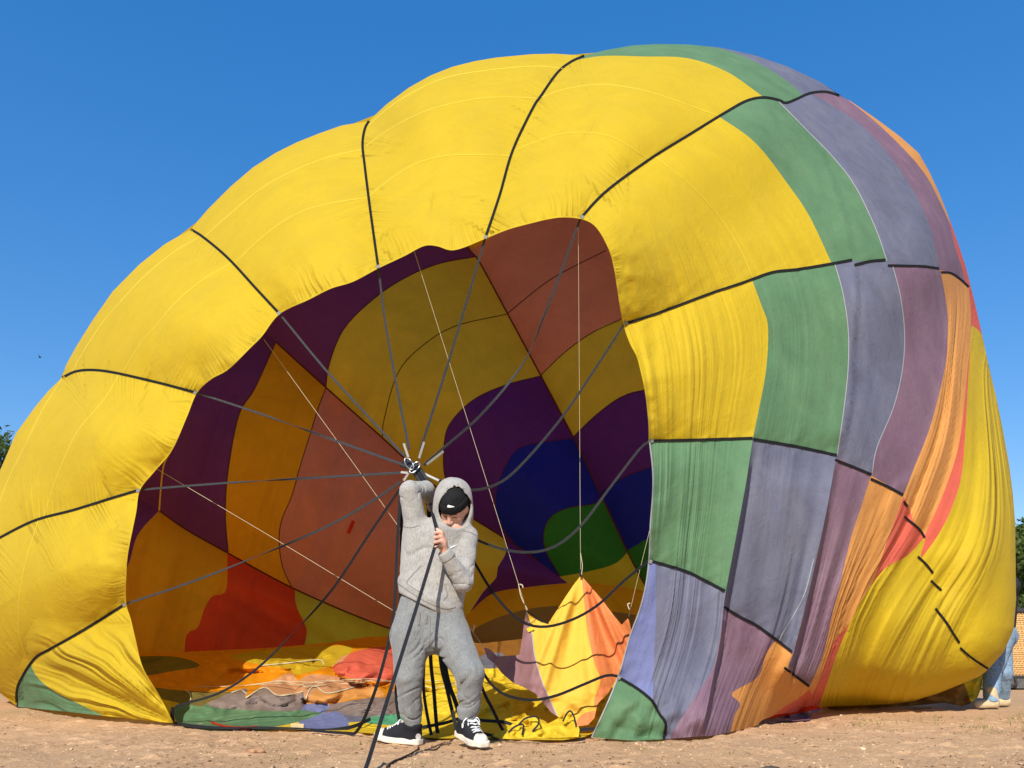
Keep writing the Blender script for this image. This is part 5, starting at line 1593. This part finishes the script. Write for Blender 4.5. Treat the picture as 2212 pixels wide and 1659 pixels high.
# ---- canvas high-top sneakers
def sneaker(heel, toe, ankle, side, patch_px=None):
    root_heel = np.array(heel); toe = np.array(toe)
    ax = toe - root_heel
    L = np.linalg.norm(ax); ax = ax / L
    up = np.array((0, 0, 1.0)); lat = np.cross(ax, up); lat /= np.linalg.norm(lat); up = np.cross(lat, ax)
    M = np.stack([ax, lat, up], 1)
    def loc(P):
        return (P - root_heel) @ M
    def wid(x):
        return np.interp(x, [-0.03, 0.0, 0.06, 0.13, 0.20, 0.25, L], [0.026, 0.031, 0.033, 0.034, 0.043, 0.041, 0.022])
    ank = loc(np.array([ankle]))[0]
    toe_up = lambda x: 0.014 * np.clip((x - 0.17) / 0.1, 0, 1) ** 2
    def sole(P):
        q = loc(P)
        x = np.clip(q[:, 0], 0.008, L - 0.02)
        e = np.sqrt((q[:, 0] - x) ** 2 + np.maximum(np.abs(q[:, 1]) - wid(x) + 0.012, 0) ** 2) - 0.022
        z = q[:, 2] - 0.016 - toe_up(q[:, 0])
        return smax(e, np.abs(z) - 0.0165, 0.006)
    def foot(P):
        q = loc(P)
        d = rcone(q, np.array((0.035, 0, 0.05)), np.array((0.14, 0, 0.052)), 0.040, 0.039)
        d = smin(d, rcone(q, np.array((0.13, 0, 0.052)), np.array((L - 0.045, 0, 0.040)), 0.040, 0.036), 0.02)
        d = smin(d, rcone(q, np.array((0.045, 0, 0.055)), np.array((ank[0], ank[1], max(ank[2], 0.11))), 0.044, 0.050), 0.03)
        d = smin(d, rcone(q, np.array((0.15, 0, 0.06)), np.array((ank[0] + 0.02, ank[1], 0.12)), 0.036, 0.038), 0.03)
        return np.maximum(d, 0.024 - q[:, 2])
    def upper(P):
        q = loc(P)
        d = np.maximum(foot(P), q[:, 2] - max(ank[2] + 0.004, 0.115))
        return np.maximum(d, q[:, 0] - (L - 0.055))
    def cap(P):
        q = loc(P)
        d = foot(P) - 0.003
        lim = np.sqrt((np.maximum(L - 0.010 - q[:, 0], 0)) ** 2 + (q[:, 1] * 0.5) ** 2) - 0.058
        return smax(smax(d, lim, 0.004), q[:, 2] - 0.075, 0.004)
    lo = np.minimum(root_heel, toe) - 0.1; hi = np.maximum(root_heel, toe) + 0.1
    hi[2] += 0.1
    up_o = sdf_obj('sneaker', upper, lo, hi, 0.004, CANV, person)
    sdf_obj('sole', sole, lo, hi, 0.004, RUBB, up_o)
    sdf_obj('toe_cap', cap, lo, hi, 0.004, RUBB, up_o)
    W = lambda x, y, z: root_heel + M @ np.array((x, y, z))
    bv = bvh_of(up_o)
    def on(x, y):
        o = Vector(W(x, y, 0.3)); n = Vector(-up)
        l, nn, i, dd = bv.ray_cast(o, n)
        return (l - n * 0.003) if l is not None else None
    for i in range(7):
        x = 0.205 - i * 0.0165
        pts = [on(x + 0.012 * (1 - abs(s)), s * 0.026) for s in np.linspace(-1, 1, 9)]
        pts = [p for p in pts if p is not None]
        if len(pts) > 3:
            tube('lace', spline3(pts, 2), 0.0042, LACE, up_o, 6)
        for s in (-1, 1):
            p = on(x, s * 0.028)
            if p is not None:
                tube('eyelet', [p, p + Vector(up) * 0.002], 0.0045, LACE, up_o, 7)
    tpos = W(0.105, 0, 0.13)
    for s in (-1, 1):
        b0 = on(0.11, 0.004 * s)
        if b0 is None: b0 = Vector(tpos)
        loop = [np.array(b0), np.array(b0) + M @ np.array((0.012, s * 0.030, 0.012)), np.array(b0) + M @ np.array((0.010, s * 0.048, -0.010)), np.array(b0) + M @ np.array((0.020, s * 0.030, -0.012)), np.array(b0)]
        tube('lace', spline3(loop, 6), 0.0038, LACE, up_o, 6)
        end = [np.array(b0), np.array(b0) + M @ np.array((0.02, s * 0.022, 0.002)), np.array(b0) + M @ np.array((0.045, s * 0.034, -0.02))]
        tube('lace', spline3(end, 6), 0.0034, LACE, up_o, 6)
    # stripe round the sole
    ring_ = []
    for t in np.linspace(0, 1, 40):
        x = 0.004 + t * (L - 0.01)
        ring_.append(W(x, side * (wid(x) + 0.0112), 0.028 + toe_up(x)))
    tube('sole_stripe', ring_, 0.0014, CANV, up_o, 5)
    return up_o, bv
SN_R, bR = sneaker(A3(905, 1609, 5.31), A3(812, 1600, 5.43), AN_R, 1)
SN_L, bL = sneaker(A3(994, 1590, 5.27), A3(1046, 1621, 5.02), AN_L, -1)
c = np.array((902, 1591.0))
patch('ankle_patch', bR, [(c + (5.5 * math.cos(a) + 1, 7 * math.sin(a))).tolist() for a in np.linspace(0, 2 * math.pi, 18)[:-1]], LACE, SN_R, 0.003, 1.5)
c = np.array((1000, 1567.0))
patch('ankle_patch', bL, [(c + (2.0 * math.cos(a), 6 * math.sin(a))).tolist() for a in np.linspace(0, 2 * math.pi, 14)[:-1]], LACE, SN_L, 0.003, 1.5)

# the strap he pulls: over the shoulder, through the fist and down to the ground in front
strap_g([(930, 1085, 5.40), (934, 1108, 5.20), (939, 1128, 5.05), (943.5, 1148, 4.985), (945, 1166, 4.985), (938, 1186, 4.97), (902, 1305, 4.84), (850, 1470, 4.58), (790, 1662, 4.20), (780, 1690, 4.05)], 0.020, BLK)
# ------------------------------------------------------------------ second figure behind the far right end
JEAN = plain('washed_denim', (0.19, 0.27, 0.36), 0.9, 0.3, 40, 0.4, 0.1)
BOOT = plain('tan_suede', (0.52, 0.40, 0.24), 0.85, 0.2, 40, 0.3, 0.15)
JACK = plain('dark_jacket', (0.02, 0.022, 0.03), 0.85, 0.2, 40, 0.3, 0.15)
fF, fB = A3(2144, 1530, 8.66), A3(2168, 1519, 9.0)
kF, kB = A3(2143, 1455, 8.75), A3(2168, 1450, 8.85)
hpc = A3(2166, 1372, 8.92); shc = A3(2171, 1262, 8.9); hd2 = A3(2160, 1205, 8.85)
hF, hB = hpc + (-0.04, -0.09, 0), hpc + (0.03, 0.09, 0)
el2 = A3(2120, 1320, 8.75); wr2 = A3(2080, 1330, 8.72)
def man_body(P):
    d = ellip(P, hd2, np.array((0.085, 0.10, 0.125)))
    d = smin(d, rcone(P, hd2 - (0, 0, 0.08), shc, 0.05, 0.06), 0.03)
    d = smin(d, rcone(P, hpc, shc, 0.10, 0.11), 0.05)
    for a, b, r1, r2 in ((shc + (0, -0.15, -0.02), el2, 0.045, 0.038), (el2, wr2, 0.038, 0.026), (wr2, wr2 + (-0.09, 0, -0.01), 0.028, 0.018), (hF, kF, 0.06, 0.042), (kF, fF + (0, 0, 0.08), 0.042, 0.03), (hB, kB, 0.06, 0.042), (kB, fB + (0, 0, 0.08), 0.042, 0.03)):
        d = smin(d, rcone(P, a, b, r1, r2), 0.03)
    for i in range(4):
        d = smin(d, rcone(P, wr2 + (-0.08, 0.015 * (i - 1.5), 0), wr2 + (-0.13, 0.017 * (i - 1.5), -0.03), 0.010, 0.008), 0.006)
    return d
allm = np.array([fF, fB, kF, hpc, shc, hd2, el2, wr2])
Vm, Fm = sdf_mesh(man_body, allm.min(0) - 0.22, allm.max(0) + 0.22, 0.014)
man = mesh_from('person', Vm, Fm, SKIN)
ct = man.data.color_attributes.new('tone', 'FLOAT_COLOR', 'POINT')
ct.data.foreach_set('color', np.tile(np.array((0.5, 0.29, 0.2, 1.0)), len(Vm)))
tag(man, 'person in light blue jeans and tan boots half hidden behind the right end of balloon', 'person')
def jeans(P):
    d = rcone(P, hpc + (0, 0, 0.10), hpc, 0.12, 0.135)
    for h_, k_, f_ in ((hF, kF, fF), (hB, kB, fB)):
        l = smin(rcone(P, h_, k_, 0.105, 0.076), rcone(P, k_, f_ + (0, 0, 0.06), 0.076, 0.066), 0.03)
        d = smin(d, l, 0.03)
    d = d - 0.008 * noise3(P, (14, 14, 10)) - 0.006 * np.abs(noise3(P + 4, (30, 30, 26)))
    return np.maximum(d, np.minimum(fF[2], fB[2]) + 0.06 - P[:, 2])
sdf_obj('jeans', jeans, allm.min(0) - 0.2, allm.max(0) + 0.2, 0.011, JEAN, man)
def jacket(P):
    d = rcone(P, hpc + (0, 0, 0.12), shc, 0.135, 0.13)
    d = smin(d, rcone(P, shc + (0, -0.13, 0), shc + (0, 0.13, 0), 0.075, 0.075), 0.05)
    d = smin(d, rcone(P, shc + (0, -0.15, -0.02), el2, 0.066, 0.058), 0.03)
    d = smin(d, rcone(P, el2, wr2 + (0.03, 0, 0), 0.058, 0.042), 0.03)
    return d - 0.006 * noise3(P, (14, 14, 10))
sdf_obj('jacket', jacket, allm.min(0) - 0.2, allm.max(0) + 0.2, 0.013, JACK, man)
for f_, dx in ((fF, -0.16), (fB, -0.10)):
    def boot(P, f_=f_, dx=dx):
        g = np.array((f_[0], f_[1], 0.0))
        d = rcone(P, g + (0.02, 0, 0.045), g + (dx, -0.03, 0.035), 0.045, 0.038)
        d = smin(d, rcone(P, g + (0.02, 0, 0.06), g + (0.02, 0, 0.16), 0.052, 0.05), 0.03)
        return np.maximum(d, 0.004 - P[:, 2])
    g0 = np.array((f_[0], f_[1], 0.08))
    sdf_obj('boot', boot, g0 - 0.32, g0 + 0.25, 0.010, BOOT, man)

# ------------------------------------------------------------------ wicker basket behind
WICK = plain('wicker', (0.58, 0.35, 0.14), 0.7, 0.3, 60, 0.5, 0.25)
LEAT = plain('dark_leather', (0.035, 0.03, 0.03), 0.6, 0.25, 40, 0.3, 0.3)
BASEM = plain('grey_base_board', (0.10, 0.095, 0.09), 0.8, 0.25, 20, 0.3, 0.2)
bo = at(2112, 1493, 13.2)
basket = empty('wicker_basket', (bo[0] + 0.7, 13.8, 0.0))
tag(basket, 'tall wicker balloon basket with black rim and rope handles beside the trees', 'basket')
bw, bd, bh = 1.45, 1.1, 1.13
cx0, cy0 = basket.location[0], basket.location[1]
def loop_pts(z, grow=0.0, n=30):
    w, d = bw / 2 + grow, bd / 2 + grow
    out = []
    per = [(-w, -d), (w, -d), (w, d), (-w, d)]
    r = 0.07
    for k in range(4):
        a = per[k]; sx = (-1, 1, 1, -1)[k]; sy = (-1, -1, 1, 1)[k]
        c = (a[0] - sx * r, a[1] - sy * r)
        a0 = (math.pi, 1.5 * math.pi, 0, 0.5 * math.pi)[k]
        for j in range(5):
            an = a0 + j * math.pi / 8
            out.append((cx0 + c[0] + r * math.cos(an), cy0 + c[1] + r * math.sin(an), z))
    return out
def densify(pts, n):
    p = np.array(pts + [pts[0]], float)
    return resample(p, np.linalg.norm(np.diff(p, axis=0), axis=1).sum() / n)
zb = 0.17
# woven strands: each weaver passes in front of and behind the stakes
nst = 96
for r in range(30):
    z = zb + 0.02 + r * 0.031
    base = densify(loop_pts(z), nst * 2)
    cen = np.array((cx0, cy0, z))
    out = base - cen; out[:, 2] = 0
    out = out / (np.linalg.norm(out, axis=1)[:, None] + 1e-9)
    ph = np.arange(len(base))
    base = base + out * (0.010 * np.cos(ph * math.pi + r * math.pi))[:, None]
    big = r % 6 == 5
    o_ = tube('wicker_strand', base, 0.019 if big else 0.0145, WICK, None, 6)
    adopt(o_, basket)
stk = densify(loop_pts(0.0), nst)
for k in range(0, nst):
    p = stk[k]
    o_ = tube('stake', [(p[0], p[1], zb), (p[0], p[1], bh - 0.02)], 0.010, WICK, None, 5)
    adopt(o_, basket)
o_ = tube('rim', densify(loop_pts(bh), 80), 0.045, LEAT, None, 10); adopt(o_, basket)
o_ = tube('lower_band', densify(loop_pts(zb), 80), 0.03, LEAT, None, 8); adopt(o_, basket)
Vb_ = []
lp = loop_pts(0.01, 0.02); n_ = len(lp)
Vb_ = [(x, y, 0.01) for x, y, z in lp] + [(x, y, zb) for x, y, z in lp]
Fb_ = [(i, (i + 1) % n_, n_ + (i + 1) % n_, n_ + i) for i in range(n_)] + [tuple(range(n_))[::-1], tuple(range(n_, 2 * n_))]
o_ = mesh_from('base', Vb_, Fb_, BASEM, None, False); adopt(o_, basket)
for hx, hz in ((-0.28, 0.46), (0.45, 0.46), (-0.22, 0.10), (0.45, 0.10)):
    yy = cy0 - bd / 2 - 0.03
    pts = [(cx0 + hx - 0.12, yy, hz + 0.05), (cx0 + hx - 0.10, yy - 0.05, hz - 0.02), (cx0 + hx, yy - 0.07, hz - 0.05), (cx0 + hx + 0.10, yy - 0.05, hz - 0.02), (cx0 + hx + 0.12, yy, hz + 0.05)]
    o_ = tube('rope_handle', spline3(pts, 6), 0.018, LEAT, None, 7); adopt(o_, basket)

# ------------------------------------------------------------------ trees
LEAF = fabric('leaf_green', (0.075, 0.115, 0.025), 0.25, mottle=0.45, bump=0.1)
LEAF2 = fabric('leaf_olive', (0.11, 0.125, 0.035), 0.25, mottle=0.4, bump=0.1)
BARK = plain('bark', (0.12, 0.085, 0.055), 0.9, 0.3, 20, 0.6, 0.1)
def tree(name, base, hgt, rad, label, seed, low=0.25, nleaf=9000, lmat=None):
    r = np.random.default_rng(seed)
    root = empty(name, base)
    tag(root, label, 'tree', 'trees behind the balloon')
    b = np.array(base, float)
    trunk = spline3([b, b + (0.1, 0, hgt * 0.25), b + (-0.1, 0.1, hgt * 0.5), b + (0.1, 0, hgt * 0.8)], 6)
    o = tube('trunk', trunk, np.linspace(hgt * 0.035, hgt * 0.008, len(trunk)), BARK, None, 9); adopt(o, root)
    ncl = 46
    cl = []
    for k in range(ncl):
        u = r.uniform(low, 0.97)
        prof = math.sin(math.pi * (0.18 + 0.78 * (u - low) / (1 - low))) ** 0.7
        a = r.uniform(0, 2 * math.pi); q = rad * prof * math.sqrt(r.uniform(0.15, 1))
        c = b + (q * math.cos(a), q * math.sin(a), hgt * u)
        cl.append((c, rad * r.uniform(0.22, 0.4)))
        if k % 3 == 0:
            t0 = trunk[min(len(trunk) - 1, int(len(trunk) * max(0.1, u - 0.2)))]
            o = tube('limb', spline3([t0, (t0 + c) / 2 + (0, 0, 0.15), c], 5), np.linspace(hgt * 0.010, hgt * 0.003, 11), BARK, None, 6); adopt(o, root)
    V = []; F = []
    per = nleaf // ncl
    for c, cr in cl:
        d = r.normal(size=(per, 3)); d /= np.linalg.norm(d, axis=1)[:, None]
        p = c + d * (cr * r.uniform(0.35, 1.05, (per, 1))) * (1.1, 1.1, 0.8)
        s = r.uniform(0.05, 0.11, per)
        t = r.normal(size=(per, 3)); n = d + 0.7 * r.normal(size=(per, 3))
        n /= np.linalg.norm(n, axis=1)[:, None]
        e1 = np.cross(t, n); e1 /= np.linalg.norm(e1, axis=1)[:, None] + 1e-9; e2 = np.cross(n, e1)
        sc_ = s[:, None]
        q = np.stack([p - e1 * sc_ * 1.3, p + e2 * sc_ * 0.55, p + e1 * sc_ * 1.3, p - e2 * sc_ * 0.55], 1).reshape(-1, 3)
        k = len(V) * per * 4
        V.append(q); F.append(np.arange(per * 4).reshape(-1, 4) + k)
    V = np.vstack(V); F = np.vstack(F)
    o = mesh_from('crown', V, F, lmat or LEAF, None, False); adopt(o, root)
tp = at(-112, 1411, 30.0)
tree('tree', (tp[0], 30.0, 0.0), 8.1, 2.55, 'leafy tree whose top shows left of the balloon', 3, 0.3, 11000)
tp = at(2345, 1411, 26.0)
tree('tree', (tp[0], 26.0, 0.0), 4.5, 2.4, 'dense green tree right of the balloon behind the wicker basket', 5, 0.06, 14000)
tp = at(2235, 1411, 33.0)
tree('tree', (tp[0], 33.0, 0.0), 4.9, 1.9, 'lower olive tree between the balloon edge and the denser tree', 9, 0.05, 9000, LEAF2)

# ------------------------------------------------------------------ bird
bp_ = at(86, 772, 60.0)
bird = mesh_from('bird', [(bp_[0] - 0.10, 60, bp_[2] - 0.02), (bp_[0], 59.93, bp_[2] + 0.03), (bp_[0] + 0.11, 60, bp_[2] + 0.01), (bp_[0], 60.07, bp_[2] - 0.03), (bp_[0] - 0.02, 60.3, bp_[2] + 0.12), (bp_[0] + 0.03, 60.3, bp_[2] + 0.11), (bp_[0] - 0.02, 59.7, bp_[2] + 0.1), (bp_[0] + 0.03, 59.7, bp_[2] + 0.09)],
                 [(0, 1, 2, 3), (0, 3, 2, 1), (1, 4, 5, 2), (1, 2, 7, 6)], JACK, None, False)
tag(bird, 'tiny dark bird flying in the sky left of the balloon', 'bird')

# ------------------------------------------------------------------ gravel, grass and twigs
def scatter_stones():
    r = np.random.default_rng(11)
    bm = bmesh.new(); bmesh.ops.create_icosphere(bm, subdivisions=1, radius=1.0)
    iv = np.array([v.co[:] for v in bm.verts]); jf = np.array([[v.index for v in f.verts] for f in bm.faces]); bm.free()
    V, F = [], []
    n = 0
    for k in range(7000):
        y = 3.9 + 4.6 * r.random() ** 1.4
        x = r.uniform(-1, 1) * (0.72 * y + 0.4)
        if y > 6.3 and -3.6 < x < 1.2:
            continue
        s = 0.0016 + 0.0045 * r.random() ** 3 + (0.010 * r.random() if r.random() < 0.02 else 0)
        q = iv * (1 + 0.25 * r.normal(size=(len(iv), 1))) * (s * np.array((r.uniform(0.8, 1.6), r.uniform(0.8, 1.4), r.uniform(0.5, 0.9))))
        a = r.uniform(0, 6.3); ca_, sa_ = math.cos(a), math.sin(a)
        q = q @ np.array([[ca_, -sa_, 0], [sa_, ca_, 0], [0, 0, 1]])
        z = ground_z(x, y)
        V.append(q + (x, y, z + s * 0.3)); F.append(jf + n); n += len(iv)
    return mesh_from('gravel', np.vstack(V), np.vstack(F), plain('pale_stone', (0.56, 0.40, 0.25), 0.9, 0.5, 9, 0.3, 0.15), None, False)
g_ = scatter_stones(); g_['kind'] = 'stuff'; g_['label'] = 'small pale stones scattered over the dirt'
def scatter_litter_shade():  # dark slivers: plant litter, and small ground shadows put in as colour
    r = np.random.default_rng(21)
    V, F = [], []
    for k in range(3600):
        y = 3.9 + 4.4 * r.random() ** 1.5
        x = r.uniform(-1, 1) * (0.72 * y + 0.4)
        if y > 6.2 and -3.6 < x < 1.2:
            continue
        if noise2(x * 1.3 + 9, y * 2.2) < -0.15:
            continue
        l = 0.004 + 0.012 * r.random() ** 2; w_ = l * r.uniform(0.15, 0.5); a = r.normal() * 0.7
        z = ground_z(x, y) + 0.001
        c_, s_ = math.cos(a), math.sin(a)
        t1, t2 = r.uniform(0.0, 0.5) * w_, r.uniform(0.2, 1.2) * w_
        i = len(V)
        V += [(x - l * c_, y - l * s_, z), (x + w_ * s_, y - w_ * c_, z - 0.001), (x + l * c_, y + l * s_, z + t1), (x - w_ * s_, y + w_ * c_, z + 0.001), (x, y, z + t2 + 0.002)]
        F += [(i, i + 1, i + 4), (i + 1, i + 2, i + 4), (i + 2, i + 3, i + 4), (i + 3, i, i + 4)]
    return mesh_from('litter_shade', V, F, plain('dark_litter_shade', (0.15, 0.085, 0.045), 0.95, 0.5, 12, 0.2, 0.1), None, False)
g_ = scatter_litter_shade(); g_['kind'] = 'stuff'; g_['label'] = 'dark plant litter and painted small shadows on the dirt'
def scatter_grass():
    r = np.random.default_rng(13)
    V, F = [], []
    for c in range(90):
        px = r.uniform(1840, 2330); y = r.uniform(6.0, 7.9)
        if r.random() < 0.15:
            px = r.uniform(-60, 1800); y = r.uniform(4.3, 5.6)
        x0 = (px - PW / 2) / FPX * y * 0.94
        for b_ in range(int(r.integers(4, 12))):
            x = x0 + r.normal() * 0.035; yy = y + r.normal() * 0.03
            z = ground_z(x, yy); h_ = r.uniform(0.012, 0.04); a = r.uniform(0, 6.3); l = r.uniform(0.3, 1.4) * h_
            k = len(V)
            w_ = 0.0022
            V += [(x - w_ * math.sin(a), yy + w_ * math.cos(a), z), (x + w_ * math.sin(a), yy - w_ * math.cos(a), z), (x + l * math.cos(a), yy + l * math.sin(a), z + h_)]
            F.append((k, k + 1, k + 2))
    return mesh_from('grass', V, F, plain('dry_grass', (0.20, 0.21, 0.055), 0.9, 0.4, 8, 0.1, 0.1), None, False)
g_ = scatter_grass(); g_['kind'] = 'stuff'; g_['label'] = 'thin low grass blades growing in the dirt'
TWIG = plain('dark_twig', (0.05, 0.032, 0.022), 0.9, 0.3, 60, 0.4, 0.1)
def twig(pts, r, label):
    P3 = []
    for px, py in pts:
        Y = ground_Y(py); p = at(px, py, Y)
        P3.append((p[0], p[1], ground_z(p[0], p[1]) + r))
    o = tube('twig', spline3(P3, 5), np.linspace(r, r * 0.5, len(spline3(P3, 5))), TWIG, None, 6)
    tag(o, label, 'twig')
    return o
twig([(836, 1654), (850, 1642), (868, 1636), (885, 1626), (902, 1619), (904, 1612)], 0.007, 'crooked dark twig on the dirt in front of the left sneaker')
twig([(918, 1619), (940, 1616), (955, 1609), (975, 1606)], 0.005, 'thin short twig on the dirt between the two sneakers')
def clod(px, py, s, label, rgb):
    Y = ground_Y(py); p = np.array(at(px, py, Y))
    f = lambda P: ellip(P, p + (0, 0, s * 0.2), np.array((s * 1.8, s, s * 0.6))) - s * 0.35 * noise3(P, 0.9 / s)
    o = sdf_obj('stone', f, p - s * 3, p + s * 3, s * 0.22, plain('clod', rgb, 0.95, 0.4, 40, 0.6, 0.1))
    tag(o, label, 'stone')
clod(1668, 1668, 0.035, 'dark mottled stone at the bottom edge of the picture, right of centre', (0.09, 0.065, 0.05))
clod(545, 1624, 0.028, 'flat reddish clod of earth on the dirt in the left foreground', (0.40, 0.22, 0.12))
